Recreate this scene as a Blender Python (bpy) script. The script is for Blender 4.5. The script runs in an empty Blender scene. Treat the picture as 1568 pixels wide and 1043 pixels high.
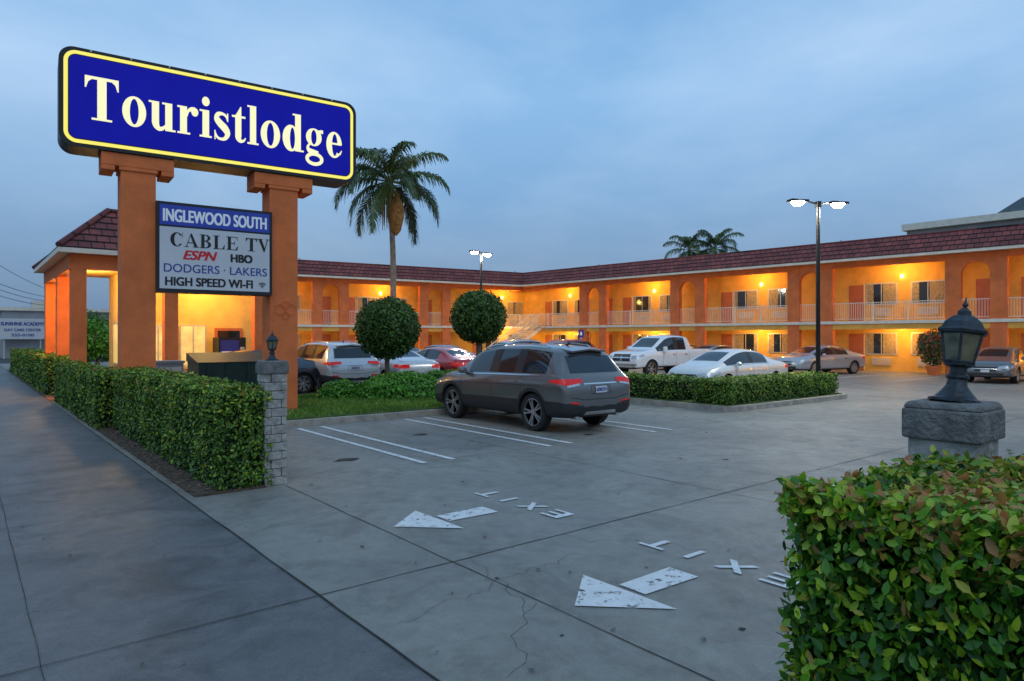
import bpy, math, random, bmesh
import numpy as np
from mathutils import Vector, Matrix
from mathutils.bvhtree import BVHTree
random.seed(7); rng=np.random.default_rng(7)
scene=bpy.context.scene
scene.view_settings.view_transform='Standard'
try: scene.view_settings.look='None'
except Exception: pass
scene.view_settings.exposure=0
COL=scene.collection
# ------------------------------------------------------------------ materials
def sep(nt,out):
    s=nt.nodes.new('ShaderNodeSeparateXYZ'); nt.links.new(out,s.inputs[0]); return s
def mat(name,c,rough=.7,metal=0.,var=0.25,scale=3.,bump=0.,bscale=40.,emis=None,es=0.,coat=0.,c2=None,spec=None):
    m=bpy.data.materials.new(name); m.use_nodes=True; nt=m.node_tree; b=nt.nodes['Principled BSDF']
    b.inputs['Roughness'].default_value=rough; b.inputs['Metallic'].default_value=metal
    if spec is not None: b.inputs['Specular IOR Level'].default_value=spec
    if coat: b.inputs['Coat Weight'].default_value=coat; b.inputs['Coat Roughness'].default_value=.05
    tc=nt.nodes.new('ShaderNodeTexCoord')
    if var>0:
        n=nt.nodes.new('ShaderNodeTexNoise'); n.inputs['Scale'].default_value=scale; n.inputs['Detail'].default_value=6; n.inputs['Roughness'].default_value=.62
        nt.links.new(tc.outputs['Object'],n.inputs['Vector'])
        r=nt.nodes.new('ShaderNodeValToRGB'); r.color_ramp.elements[0].position=.3; r.color_ramp.elements[1].position=.7
        a=[x*(1-var) for x in c]; d=c2 if c2 else [min(1,x*(1+var)) for x in c]
        r.color_ramp.elements[0].color=(*a,1); r.color_ramp.elements[1].color=(*d,1)
        nt.links.new(n.outputs['Fac'],r.inputs['Fac']); nt.links.new(r.outputs['Color'],b.inputs['Base Color'])
    else: b.inputs['Base Color'].default_value=(*c,1)
    if bump>0:
        n2=nt.nodes.new('ShaderNodeTexNoise'); n2.inputs['Scale'].default_value=bscale; n2.inputs['Detail'].default_value=4
        nt.links.new(tc.outputs['Object'],n2.inputs['Vector'])
        bp=nt.nodes.new('ShaderNodeBump'); bp.inputs['Strength'].default_value=bump; bp.inputs['Distance'].default_value=.02
        nt.links.new(n2.outputs['Fac'],bp.inputs['Height']); nt.links.new(bp.outputs['Normal'],b.inputs['Normal'])
    if emis:
        b.inputs['Emission Color'].default_value=(*emis,1); b.inputs['Emission Strength'].default_value=es
    return m
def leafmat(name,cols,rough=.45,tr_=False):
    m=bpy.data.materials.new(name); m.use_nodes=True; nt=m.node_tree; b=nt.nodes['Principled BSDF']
    at=nt.nodes.new('ShaderNodeAttribute'); at.attribute_name='rnd_shade'
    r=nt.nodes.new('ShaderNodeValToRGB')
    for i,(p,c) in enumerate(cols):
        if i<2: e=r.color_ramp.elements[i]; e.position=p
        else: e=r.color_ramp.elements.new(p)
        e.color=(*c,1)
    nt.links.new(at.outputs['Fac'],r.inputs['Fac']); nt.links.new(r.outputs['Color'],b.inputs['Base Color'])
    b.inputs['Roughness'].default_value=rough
    if tr_:
        tr=nt.nodes.new('ShaderNodeBsdfTranslucent'); nt.links.new(r.outputs['Color'],tr.inputs['Color'])
        mx=nt.nodes.new('ShaderNodeMixShader'); mx.inputs[0].default_value=.25
        nt.links.new(b.outputs[0],mx.inputs[1]); nt.links.new(tr.outputs[0],mx.inputs[2])
        nt.links.new(mx.outputs[0],nt.nodes['Material Output'].inputs['Surface'])
    return m
def concrete(name,base,warm,dark=.5,rough=.62,scuff=.34):
    m=bpy.data.materials.new(name); m.use_nodes=True; nt=m.node_tree; b=nt.nodes['Principled BSDF']; L=nt.links
    tc=nt.nodes.new('ShaderNodeTexCoord')
    def noise(s,d=6,r=.6,dist=0):
        n=nt.nodes.new('ShaderNodeTexNoise'); n.inputs['Scale'].default_value=s; n.inputs['Detail'].default_value=d; n.inputs['Roughness'].default_value=r; n.inputs['Distortion'].default_value=dist
        L.new(tc.outputs['Object'],n.inputs['Vector']); return n
    def ramp(n,p0,c0,p1,c1):
        r=nt.nodes.new('ShaderNodeValToRGB'); r.color_ramp.elements[0].position=p0; r.color_ramp.elements[1].position=p1
        r.color_ramp.elements[0].color=(*c0,1); r.color_ramp.elements[1].color=(*c1,1); L.new(n.outputs['Fac'],r.inputs['Fac']); return r
    def mul(a,c,f=1.):
        x=nt.nodes.new('ShaderNodeMix'); x.data_type='RGBA'; x.blend_type='MULTIPLY'; x.inputs[0].default_value=f
        L.new(a,x.inputs[6]); L.new(c,x.inputs[7]); return x.outputs[2]
    a=ramp(noise(.35,8,.65,.4),.32,base,.68,warm)
    s1=ramp(noise(1.3,7,.7,1.2),.36,(dark,dark,dark*.98),.52,(1,1,1))
    s2=ramp(noise(6,6,.75),.3,(.78,.78,.78),.62,(1.05,1.05,1.04))
    s3=ramp(noise(110,3,.7),.3,(.70,.70,.70),.7,(1.15,1.15,1.15))
    s4=ramp(noise(2.6,5,.8,2.5),scuff-.07,(.35,.34,.33),scuff,(1,1,1))
    c=mul(a.outputs[0],s1.outputs[0],.6); c=mul(c,s2.outputs[0]); c=mul(c,s3.outputs[0]); c=mul(c,s4.outputs[0],.75)
    L.new(c,b.inputs['Base Color'])
    rr=nt.nodes.new('ShaderNodeMapRange'); rr.inputs[3].default_value=rough-.2; rr.inputs[4].default_value=rough+.2
    L.new(noise(1.7,5,.6).outputs['Fac'],rr.inputs[0]); L.new(rr.outputs[0],b.inputs['Roughness'])
    bp=nt.nodes.new('ShaderNodeBump'); bp.inputs['Strength'].default_value=.35; bp.inputs['Distance'].default_value=.006
    L.new(noise(60,5,.7).outputs['Fac'],bp.inputs['Height']); L.new(bp.outputs['Normal'],b.inputs['Normal'])
    return m
M={}
M['conc']=concrete('parking_concrete',(.22,.213,.19),(.33,.315,.275),.6)
M['walk']=concrete('sidewalk_concrete',(.115,.118,.12),(.19,.19,.185),.45,.55,.38)
M['asph']=mat('asphalt',(.05,.05,.052),.85,var=.3,bump=.4)
M['kerb']=mat('kerb_concrete',(.34,.31,.26),.8,var=.35,scale=4,bump=.3)
M['joint']=mat('joint_dark',(.045,.042,.036),.95,var=.5,scale=5)
M['dirt']=mat('soil',(.085,.06,.04),.95,var=.5,scale=12,bump=.6)
M['orange']=mat('terracotta_stucco',(.72,.18,.05),.85,var=.2,scale=1.6,bump=.35,bscale=60)
M['yellow']=mat('ochre_stucco',(.80,.43,.08),.85,var=.15,scale=1.6,bump=.3,bscale=60)
M['cream']=mat('cream_stucco',(.74,.50,.15),.85,var=.15,scale=1.5,bump=.2)
M['white']=mat('white_trim',(.76,.70,.58),.6,var=.12,scale=3)
M['soffit']=mat('soffit_paint',(.66,.40,.15),.7,var=.1)
M['metalk']=mat('black_metal',(.02,.021,.023),.4,metal=.6,var=.2)
M['black']=mat('black_cabinet',(.012,.012,.014),.5,var=.2)
M['glassd']=mat('dark_window_glass',(.018,.022,.026),.06,var=0,spec=.8)
M['drape']=mat('window_curtain',(.34,.27,.15),.9,var=.4,scale=9)
M['door']=mat('door_paint',(.5,.14,.045),.5,var=.12)
M['alu']=mat('aluminium_frame',(.6,.58,.5),.4,metal=.3,var=.1)
M['brk']=mat('pier_block',(.34,.325,.29),.85,var=.45,scale=9,bump=.9,bscale=25)
M['cap']=mat('pier_cap_concrete',(.17,.165,.155),.9,var=.4,scale=14,bump=1.,bscale=45)
M['bulb']=mat('warm_bulb',(1,.8,.4),.5,var=0,emis=(1,.76,.34),es=22)
M['led']=mat('led_panel',(1,1,1),.5,var=0,emis=(.93,.98,1),es=120)
M['trunk']=mat('bark',(.15,.12,.09),.9,var=.4,scale=6,bump=.8,bscale=20)
M['palmtrunk']=mat('palm_trunk',(.28,.22,.17),.9,var=.35,scale=5,bump=.8,bscale=14)
M['crown']=mat('palm_crownshaft',(.13,.17,.04),.6,var=.3)
M['thatch']=mat('dead_palm_sheath',(.42,.19,.05),.9,var=.5,scale=8,bump=.6)
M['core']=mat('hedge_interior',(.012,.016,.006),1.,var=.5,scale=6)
M['twig']=mat('hedge_twig',(.14,.10,.065),.9,var=.4)
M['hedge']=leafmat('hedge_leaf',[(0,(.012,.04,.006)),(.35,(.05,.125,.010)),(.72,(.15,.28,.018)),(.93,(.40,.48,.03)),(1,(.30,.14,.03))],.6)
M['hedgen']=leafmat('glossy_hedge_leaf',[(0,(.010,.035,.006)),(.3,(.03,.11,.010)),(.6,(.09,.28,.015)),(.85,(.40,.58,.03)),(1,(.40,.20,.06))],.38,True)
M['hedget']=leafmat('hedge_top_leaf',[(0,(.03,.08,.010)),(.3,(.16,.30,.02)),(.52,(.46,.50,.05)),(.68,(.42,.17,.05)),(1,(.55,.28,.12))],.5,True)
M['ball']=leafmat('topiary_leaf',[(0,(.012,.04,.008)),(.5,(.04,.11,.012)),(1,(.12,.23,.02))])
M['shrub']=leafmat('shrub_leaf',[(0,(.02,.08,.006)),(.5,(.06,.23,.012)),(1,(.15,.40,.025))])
M['frond']=leafmat('palm_leaflet',[(0,(.025,.05,.012)),(.6,(.065,.11,.022)),(1,(.18,.21,.05))])
M['red']=leafmat('red_flower',[(0,(.02,.06,.01)),(.6,(.05,.1,.02)),(.75,(.4,.02,.03)),(1,(.5,.04,.03))])
M['grass']=leafmat('grass_blade',[(0,(.05,.13,.01)),(.6,(.12,.26,.02)),(1,(.3,.34,.05))])
M['lawn']=mat('lawn_soil',(.06,.10,.018),.95,var=.5,scale=3,bump=.5)
M['silver']=mat('alloy',(.5,.5,.51),.3,metal=.8,var=0)
M['tire']=mat('tyre_rubber',(.018,.018,.018),.85,var=.2)
M['plast']=mat('black_plastic',(.022,.022,.023),.6,var=.15)
M['chrome']=mat('chrome',(.7,.7,.7),.15,metal=1,var=0)
M['tail']=mat('tail_lamp',(.5,.012,.01),.12,var=.35,scale=30,emis=(1,.03,.02),es=.18)
M['head']=mat('head_lamp',(.5,.52,.55),.08,var=.3,scale=25,metal=.4)
M['plate']=mat('plate_white',(.55,.57,.6),.5,var=.2,scale=40)
M['blue']=mat('lit_blue_panel',(.003,.006,.14),.5,var=.35,scale=.9,emis=(.006,.006,.38),es=.6,spec=.15)
M['yel']=mat('lit_yellow_border',(.8,.7,.15),.4,var=0,emis=(1,.83,.12),es=.75)
M['let']=mat('lit_cream_letter',(.8,.78,.5),.4,var=0,emis=(1,.9,.45),es=.75)
M['bl2']=mat('lower_blue_panel',(.015,.04,.30),.4,var=.1,emis=(.02,.05,.4),es=.15)
M['wpan']=mat('lower_white_panel',(.50,.54,.58),.45,var=.06,scale=1.2,emis=(.8,.9,1),es=.03)
M['tblue']=mat('text_blue',(.02,.04,.3),.5,var=0)
M['tblk']=mat('text_black',(.01,.01,.012),.5,var=0)
M['tred']=mat('text_red',(.7,.01,.02),.5,var=0)
M['twht']=mat('text_white',(.8,.85,.9),.5,var=0,emis=(.9,.95,1),es=.05)
M['green']=mat('green_container',(.015,.04,.03),.6,var=.3)
M['grey']=mat('grey_render',(.30,.31,.32),.85,var=.2,scale=.6)
M['shing']=mat('grey_shingle',(.07,.10,.11),.9,var=.3,scale=4)
M['lantg']=mat('lantern_glass',(.15,.14,.09),.3,var=.6,scale=14)
M['lantm']=mat('lantern_iron',(.035,.045,.052),.5,metal=.4,var=.5,scale=20,bump=.4,bscale=50)
M['brickpath']=mat('brick_path',(.25,.09,.05),.9,var=.3,scale=8)
M['litwin']=mat('lit_lobby_window',(.5,.42,.2),.3,var=.6,scale=2.5,emis=(1,.66,.2),es=.6)
def worn():
    m=mat('worn_road_paint',(.70,.71,.70),.7,var=.12,scale=8); nt=m.node_tree; b=nt.nodes['Principled BSDF']
    tc=nt.nodes.new('ShaderNodeTexCoord'); n=nt.nodes.new('ShaderNodeTexNoise'); n.inputs['Scale'].default_value=11; n.inputs['Detail'].default_value=8; n.inputs['Roughness'].default_value=.75
    nt.links.new(tc.outputs['Object'],n.inputs['Vector']); r=nt.nodes.new('ShaderNodeValToRGB'); r.color_ramp.elements[0].position=.38; r.color_ramp.elements[1].position=.44
    nt.links.new(n.outputs['Fac'],r.inputs['Fac']); nt.links.new(r.outputs[0],b.inputs['Alpha']); return m
M['paintw']=worn()
def tile():
    m=bpy.data.materials.new('clay_roof_tile'); m.use_nodes=True; nt=m.node_tree; b=nt.nodes['Principled BSDF']; L=nt.links
    uv=nt.nodes.new('ShaderNodeUVMap'); br=nt.nodes.new('ShaderNodeTexBrick'); L.new(uv.outputs[0],br.inputs[0])
    br.inputs['Scale'].default_value=1; br.inputs['Brick Width'].default_value=.34; br.inputs['Row Height'].default_value=.27; br.inputs['Mortar Size'].default_value=.018; br.offset=.5
    br.inputs['Color1'].default_value=(.19,.045,.045,1); br.inputs['Color2'].default_value=(.31,.08,.065,1); br.inputs['Mortar'].default_value=(.02,.008,.008,1)
    n=nt.nodes.new('ShaderNodeTexNoise'); n.inputs['Scale'].default_value=1.2; n.inputs['Detail'].default_value=6; L.new(uv.outputs[0],n.inputs[0])
    x=nt.nodes.new('ShaderNodeMix'); x.data_type='RGBA'; x.blend_type='MULTIPLY'; x.inputs[0].default_value=.7
    r=nt.nodes.new('ShaderNodeValToRGB'); r.color_ramp.elements[0].position=.3; r.color_ramp.elements[0].color=(.45,.45,.5,1); r.color_ramp.elements[1].position=.65; L.new(n.outputs['Fac'],r.inputs[0])
    L.new(br.outputs['Color'],x.inputs[6]); L.new(r.outputs[0],x.inputs[7]); L.new(x.outputs[2],b.inputs['Base Color']); b.inputs['Roughness'].default_value=.75
    bp=nt.nodes.new('ShaderNodeBump'); bp.inputs['Strength'].default_value=.8; bp.inputs['Distance'].default_value=.03; L.new(br.outputs['Fac'],bp.inputs['Height']); bp.invert=True; L.new(bp.outputs[0],b.inputs['Normal'])
    return m
M['tile']=tile()
# ------------------------------------------------------------------ mesh helpers
def empty(name,loc=(0,0,0),rz=0,parent=None):
    e=bpy.data.objects.new(name,None); COL.objects.link(e); e.location=loc; e.rotation_euler=(0,0,rz)
    if parent: e.parent=parent
    return e
class MB:
    def __init__(s): s.v=[]; s.f=[]; s.m=[]; s.mats=[]; s.uv={}; s.T=Matrix.Identity(4)
    def mi(s,k):
        if k not in s.mats: s.mats.append(k)
        return s.mats.index(k)
    def poly(s,pts,k,uv=None):
        i=len(s.v); s.v+= [tuple(s.T@Vector(p)) for p in pts]; s.f.append(list(range(i,i+len(pts)))); s.m.append(s.mi(k))
        if uv: s.uv[len(s.f)-1]=uv
    def box(s,a,b,k):
        x0,y0,z0=a; x1,y1,z1=b
        i=len(s.v); s.v+=[tuple(s.T@Vector(p)) for p in [(x0,y0,z0),(x1,y0,z0),(x1,y1,z0),(x0,y1,z0),(x0,y0,z1),(x1,y0,z1),(x1,y1,z1),(x0,y1,z1)]]
        for q in [(0,3,2,1),(4,5,6,7),(0,1,5,4),(1,2,6,5),(2,3,7,6),(3,0,4,7)]: s.f.append([i+t for t in q]); s.m.append(s.mi(k))
    def tube(s,pts,rad,k,n=8,cap=True):
        pts=[Vector(p) for p in pts]; rings=[]
        for j,p in enumerate(pts):
            d=(pts[min(j+1,len(pts)-1)]-pts[max(j-1,0)]).normalized()
            a=Vector((0,0,1)) if abs(d.z)<.9 else Vector((1,0,0)); u=d.cross(a).normalized(); w=d.cross(u)
            r=rad[j] if hasattr(rad,'__len__') else rad
            i=len(s.v); s.v+=[tuple(s.T@(p+u*r*math.cos(2*math.pi*t/n)+w*r*math.sin(2*math.pi*t/n))) for t in range(n)]; rings.append(i)
        for a,b in zip(rings,rings[1:]):
            for t in range(n): s.f.append([a+t,a+(t+1)%n,b+(t+1)%n,b+t]); s.m.append(s.mi(k))
        if cap:
            s.f.append([rings[0]+t for t in range(n)][::-1]); s.m.append(s.mi(k)); s.f.append([rings[-1]+t for t in range(n)]); s.m.append(s.mi(k))
    def lathe(s,prof,k,c=(0,0,0),n=12,sq=1.,rot=0):
        rings=[]
        for r,z in prof:
            i=len(s.v); s.v+=[tuple(s.T@Vector((c[0]+r*math.cos(2*math.pi*t/n+rot),c[1]+r*math.sin(2*math.pi*t/n+rot),c[2]+z))) for t in range(n)]; rings.append(i)
        for a,b in zip(rings,rings[1:]):
            for t in range(n): s.f.append([a+t,a+(t+1)%n,b+(t+1)%n,b+t]); s.m.append(s.mi(k))
        s.f.append([rings[0]+t for t in range(n)][::-1]); s.m.append(s.mi(k)); s.f.append([rings[-1]+t for t in range(n)]); s.m.append(s.mi(k))
    def prismxz(s,pts,y0,y1,k,side=None):
        n=len(pts); s.poly([(p[0],y0,p[1]) for p in pts],k); s.poly([(p[0],y1,p[1]) for p in pts][::-1],k)
        for i in range(n):
            a=pts[i]; b=pts[(i+1)%n]; s.poly([(a[0],y0,a[1]),(a[0],y1,a[1]),(b[0],y1,b[1]),(b[0],y0,b[1])],side or k)
    def prismxy(s,pts,z0,z1,k):
        n=len(pts); s.poly([(p[0],p[1],z1) for p in pts],k); s.poly([(p[0],p[1],z0) for p in pts][::-1],k)
        for i in range(n):
            a=pts[i]; b=pts[(i+1)%n]; s.poly([(a[0],a[1],z0),(b[0],b[1],z0),(b[0],b[1],z1),(a[0],a[1],z1)],k)
    def build(s,name,parent=None,smooth=False,bevel=0):
        me=bpy.data.meshes.new(name); me.from_pydata(s.v,[],s.f)
        for k in s.mats: me.materials.append(M[k])
        me.polygons.foreach_set('material_index',s.m)
        if s.uv:
            u=me.uv_layers.new(name='UVMap')
            for fi,c in s.uv.items():
                p=me.polygons[fi]
                for q,li in enumerate(p.loop_indices): u.data[li].uv=c[q]
        if smooth: me.polygons.foreach_set('use_smooth',[True]*len(me.polygons))
        me.update(); o=bpy.data.objects.new(name,me); COL.objects.link(o)
        if parent: o.parent=parent
        if bevel:
            b=o.modifiers.new('b','BEVEL'); b.width=bevel; b.segments=2; b.limit_method='ANGLE'
        return o
def npmesh(name,V,F,mats,rnd_shade=None,mi=None,parent=None,smooth=False):
    me=bpy.data.meshes.new(name); me.vertices.add(len(V)); me.vertices.foreach_set('co',V.astype(np.float32).ravel())
    me.loops.add(F.size); me.loops.foreach_set('vertex_index',F.astype(np.int32).ravel())
    me.polygons.add(len(F)); me.polygons.foreach_set('loop_start',np.arange(0,F.size,F.shape[1],dtype=np.int32))
    for k in mats: me.materials.append(M[k])
    if mi is not None: me.polygons.foreach_set('material_index',mi.astype(np.int32))
    me.update(calc_edges=True)
    if rnd_shade is not None:
        a=me.attributes.new('rnd_shade','FLOAT','POINT'); a.data.foreach_set('value',rnd_shade.astype(np.float32))
    o=bpy.data.objects.new(name,me); COL.objects.link(o)
    if parent: o.parent=parent
    return o
def nz(a): return a/(np.linalg.norm(a,axis=1,keepdims=True)+1e-9)
def leafgeo(P,N,size,aspect=.5,out=.8,rb=0.,fold=.25,up=0.):
    n=len(P); nn=nz(N*out+rng.normal(size=(n,3))*.6); t=rng.normal(size=(n,3)); t[:,2]+=up; t=t-(t*nn).sum(1,keepdims=True)*nn; t=nz(t); b=np.cross(nn,t)
    L=(size*rng.uniform(.6,1.3,n))[:,None]; W=L*aspect*.5
    v=np.stack([P-t*L*.5, P-t*L*.2+b*W+nn*W*fold, P+t*L*.18+b*W*.85+nn*W*fold, P+t*L*.5, P+t*L*.18-b*W*.85+nn*W*fold, P-t*L*.2-b*W+nn*W*fold],1).reshape(-1,3)
    i=np.arange(n)[:,None]*6; F=np.concatenate([i+np.array([[0,1,2,3]]),i+np.array([[0,3,4,5]])],0)
    r=np.clip(rng.beta(2,2.4,n)+rb,0,1); return v,F,np.repeat(r,6)
def lump(P,s=1.): return np.sin(P[:,0]*5.1*s+P[:,1]*3.7*s)*.4+np.sin(P[:,1]*7.3*s+P[:,2]*6.1*s+1.3)*.35+np.sin(P[:,2]*11*s+P[:,0]*9*s+.7)*.25
def hedge(name,x0,x1,y0,y1,h,dens,size,leaf='hedge',top=None,z0=.04,lumpy=.05,core=.08,topb=0.16,asp=.52,up=0.,dj=.09,par=None,out=.8):
    dx,dy=x1-x0,y1-y0; faces=[((0,0,1),dx*dy),((-1,0,0),dy*(h-z0)),((1,0,0),dy*(h-z0)*.6),((0,-1,0),dx*(h-z0)),((0,1,0),dx*(h-z0))]
    par=par or empty(name); Ps=[];Ns=[];rb=[];mi=[]
    for nrm,ar in faces:
        n=int(ar*dens); a=rng.random(n); b=rng.random(n)
        if nrm[2]: P=np.stack([x0+a*dx,y0+b*dy,np.full(n,h)],1)
        elif nrm[0]: P=np.stack([np.full(n,x1 if nrm[0]>0 else x0),y0+a*dy,z0+b*(h-z0)],1)
        else: P=np.stack([x0+a*dx,np.full(n,y1 if nrm[1]>0 else y0),z0+b*(h-z0)],1)
        N=np.tile(np.array(nrm,float),(n,1)); lp=lump(P)+.5*lump(P,3.1)
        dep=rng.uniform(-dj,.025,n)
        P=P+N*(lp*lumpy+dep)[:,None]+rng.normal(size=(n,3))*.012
        Ps.append(P);Ns.append(N+np.array([0,0,.35])); rb.append(lp*.12+dep*1.8+(topb if nrm[2] else (P[:,2]/h-.6)*.25)); mi.append(np.full(n,1 if nrm[2] and top else 0))  # shade put into leaf tone: darker deep inside and low down, lighter on top
    P=np.concatenate(Ps);N=np.concatenate(Ns);rb=np.concatenate(rb);mi=np.concatenate(mi)
    v,F,r=leafgeo(P,N,size,asp,out,rb,up=up); npmesh('foliage',v,F,[leaf]+([top] if top else []),r,np.tile(mi,2),par)
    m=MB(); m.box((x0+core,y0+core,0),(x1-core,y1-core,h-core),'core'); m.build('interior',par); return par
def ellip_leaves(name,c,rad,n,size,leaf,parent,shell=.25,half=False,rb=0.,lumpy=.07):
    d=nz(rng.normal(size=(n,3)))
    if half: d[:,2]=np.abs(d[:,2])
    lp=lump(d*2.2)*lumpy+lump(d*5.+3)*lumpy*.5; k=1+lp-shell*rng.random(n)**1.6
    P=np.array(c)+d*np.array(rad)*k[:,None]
    v,F,r=leafgeo(P,d,size,.5,.7,rb+lp*1.6+d[:,2]*.15); return npmesh(name,v,F,[leaf],r,None,parent)  # clump shading put into leaf tone: hollows and underside darker, top lighter
def ico(name,c,rad,k,parent):
    bpy.ops.mesh.primitive_ico_sphere_add(subdivisions=3,location=c); o=bpy.context.object; o.name=name; o.scale=rad; o.data.materials.append(M[k]); o.parent=parent; return o
def text(s,size,loc,rot,k,parent,name,width=None,bold=0.,shear=0.):
    cu=bpy.data.curves.new(name,'FONT'); cu.body=s; cu.size=size; cu.align_x='CENTER'; cu.shear=shear
    o=bpy.data.objects.new(name,cu); COL.objects.link(o); dg=bpy.context.evaluated_depsgraph_get(); me=bpy.data.meshes.new_from_object(o.evaluated_get(dg)); COL.objects.unlink(o); bpy.data.objects.remove(o)
    V=[v.co.copy() for v in me.vertices]; F=[tuple(p.vertices) for p in me.polygons]; w0=max(v.x for v in V)-min(v.x for v in V); cx=(max(v.x for v in V)+min(v.x for v in V))/2
    sx=(width/w0) if width else 1.
    offs=[(0,0)] if not bold else [(-bold,-bold*.6),(bold,-bold*.6),(-bold,bold*.6),(bold,bold*.6),(0,0)]
    nv=[];nf=[]
    for i,(ox,oy) in enumerate(offs):
        b=len(nv); nv+=[((v.x-cx)*sx+ox,v.y+oy,.0005*i) for v in V]; nf+=[tuple(b+q for q in f) for f in F]
    m2=bpy.data.meshes.new(name); m2.from_pydata(nv,[],nf); m2.materials.append(M[k]); q=bpy.data.objects.new(name,m2); COL.objects.link(q); q.location=loc; q.rotation_euler=rot
    if parent: q.parent=parent
    return q
def plight(name,loc,power,col,r=.08,parent=None):
    l=bpy.data.lights.new(name,'POINT'); l.energy=power; l.color=col; l.shadow_soft_size=r
    o=bpy.data.objects.new(name,l); COL.objects.link(o); o.location=loc
    if parent: o.parent=parent
    return o
WARM=(1,.56,.12)
# ------------------------------------------------------------------ ground
def sheet(name,x0,y0,x1,y1,z,k):
    m=MB(); m.poly([(x0,y0,z),(x1,y0,z),(x1,y1,z),(x0,y1,z)],k); return m.build(name)
sheet('ground',-900,-900,900,900,-.012,'asph')
sheet('sidewalk',-2.6,-40,2.0,200,-.004,'walk')
sheet('parking_lot',2.0,-25,60,60,0,'conc')
m=MB(); m.box((-2.75,-40,-.01),(-2.6,200,.0),'kerb'); m.build('kerb')
m=MB()
def jointline(p,q,w=.013,z=.004,wob=.006,seg=.35):
    p=Vector(p);q=Vector(q);L=(q-p).length;n=max(2,int(L/seg));d=(q-p)/L;pn=Vector((-d.y,d.x));prev=None
    for i in range(n+1):
        c=p+d*(L*i/n)+pn*random.uniform(-wob,wob); ww=w*random.uniform(.5,1.1)
        a=(c+pn*ww/2).to_3d();b=(c-pn*ww/2).to_3d();a.z=b.z=z
        if prev: m.poly([prev[0],prev[1],b,a],'joint')
        prev=(a,b)
jointline((2.0,-3),(2.0,60),.016); jointline((3.15,-3),(3.15,8.4),.012)
jointline((-.2,4.65),(24,4.9),.013)
for y in (-1,1.6,8.2,10.6,13.4,17,21,25,29,33,38): jointline((-2.4,y),(2,y),.010)
jointline((.35,-1),(.35,45),.006)
for x in (7.1,11.6,16.2,20.8,25.5,30.2): jointline((x,-8),(x,(13.7 if x<14.5 else 9.4)),.009)
jointline((4,8.7),(34,8.9),.008); jointline((7,1),(34,1),.008)
for y in (14,18,22): jointline((22,y),(36,y),.01)
def crack(p,ang,L,w=.0035):
    c=Vector(p);pts=[c.copy()]
    while L>0: a=ang+random.gauss(0,.55);st=random.uniform(.04,.14);c=c+Vector((math.cos(a),math.sin(a)))*st;pts.append(c.copy());L-=st
    for u,v in zip(pts,pts[1:]): jointline(u,v,w,.004,.001,.08)
for c in [((2.2,3.9),.1,2.2),((2.05,6.6),.35,1.4),((5.2,6.4),-1.2,1.6),((4.4,4.7),-1.2,1.5),((3.3,4.6),-1.9,1.3),((2.3,2.9),.9,1.1)]: crack(*c)
m.build('pavement_joints')
P=np.stack([rng.uniform(.4,16,190),rng.uniform(1.5,12,190),np.full(190,.012)],1)
v,F,r=leafgeo(P,np.tile([0,0,1.],(190,1)),.042,.6,4.); npmesh('fallen_leaves',v,F,['twig'],r)
m=MB()
for (x,y,r) in [(3.85,2.45,.03),(3.2,4.15,.022),(5.0,7.2,.025),(2.0,3.0,.03),(4.55,9.6,.2),(7.4,3.3,.04),(9,6,.05),(2.9,3.1,.016),(6.8,11.2,.14),(9.3,9.2,.12)]:
    m.poly([(x+r*random.uniform(.7,1.2)*math.cos(t*.524),y+r*.7*random.uniform(.7,1.2)*math.sin(t*.524),.0045) for t in range(12)],'joint')
m.build('oil_stains')
m=MB(); Z=.008
for x in (5.3,5.8,7.78,8.28,10.55,11.05): m.poly([(x-.05,8.6,Z),(x+.05,8.6,Z),(x+.06,13.5,Z),(x-.04,13.5,Z)],'paintw')
for y in (12.2,14.8,17.4,20,22.6,25.2): m.poly([(30.5,y,Z),(35.5,y,Z),(35.5,y+.1,Z),(30.5,y+.1,Z)],'paintw')
for cy in (5.88,3.36):
    m.poly([(3.28,cy+.02,Z),(3.78,cy-.46,Z),(3.76,cy+.42,Z)],'paintw'); m.poly([(3.82,cy-.15,Z),(4.42,cy-.17,Z),(4.42,cy+.11,Z),(3.82,cy+.1,Z)],'paintw')
mk=m.build('road_markings')
for cy in (5.86,3.34):
    for ch,off in zip('EXIT',(-.60,-.2,.2,.58)): text(ch,.36,(4.97,cy+off,Z),(0,0,math.pi/2),'paintw',mk,'letter_'+ch,None if ch=='I' else .25,.010)
# ------------------------------------------------------------------ islands
m=MB(); m.prismxy([(3.9,13.95),(4.3,13.75),(14.75,13.75),(14.75,9.9),(14.95,9.7),(20.85,9.7),(21.05,9.9),(21.05,11.3),(16.4,11.35),(16.4,19.5),(3.9,19.5)],-.01,.13,'kerb'); m.build('planter_island',None,False,.02)
m=MB(); m.prismxy([(4.05,13.92),(14.9,13.92),(14.9,9.87),(20.9,9.87),(20.9,11.15),(16.25,11.2),(16.25,19.35),(4.05,19.35)],.1,.15,'lawn'); m.build('lawn')
n=30000; P=np.stack([rng.uniform(4.1,14.8,n),rng.uniform(13.95,19.3,n),np.full(n,.185)],1)
N=nz(np.stack([rng.normal(size=n),rng.normal(size=n),rng.normal(size=n)*.15],1)); v,F,r=leafgeo(P,N,.10,.16,3.,lump(P,.4)*.25,0,3.); npmesh('grass',v,F,['grass'],r)
m=MB(); m.box((2.1,8.44,.0),(2.92,23.6,.025),'dirt'); m.box((2.0,25.6,.0),(3.4,48,.025),'dirt'); m.box((2.04,-4,.0),(3.7,1.2,.025),'dirt'); m.build('planting_bed')
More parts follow.
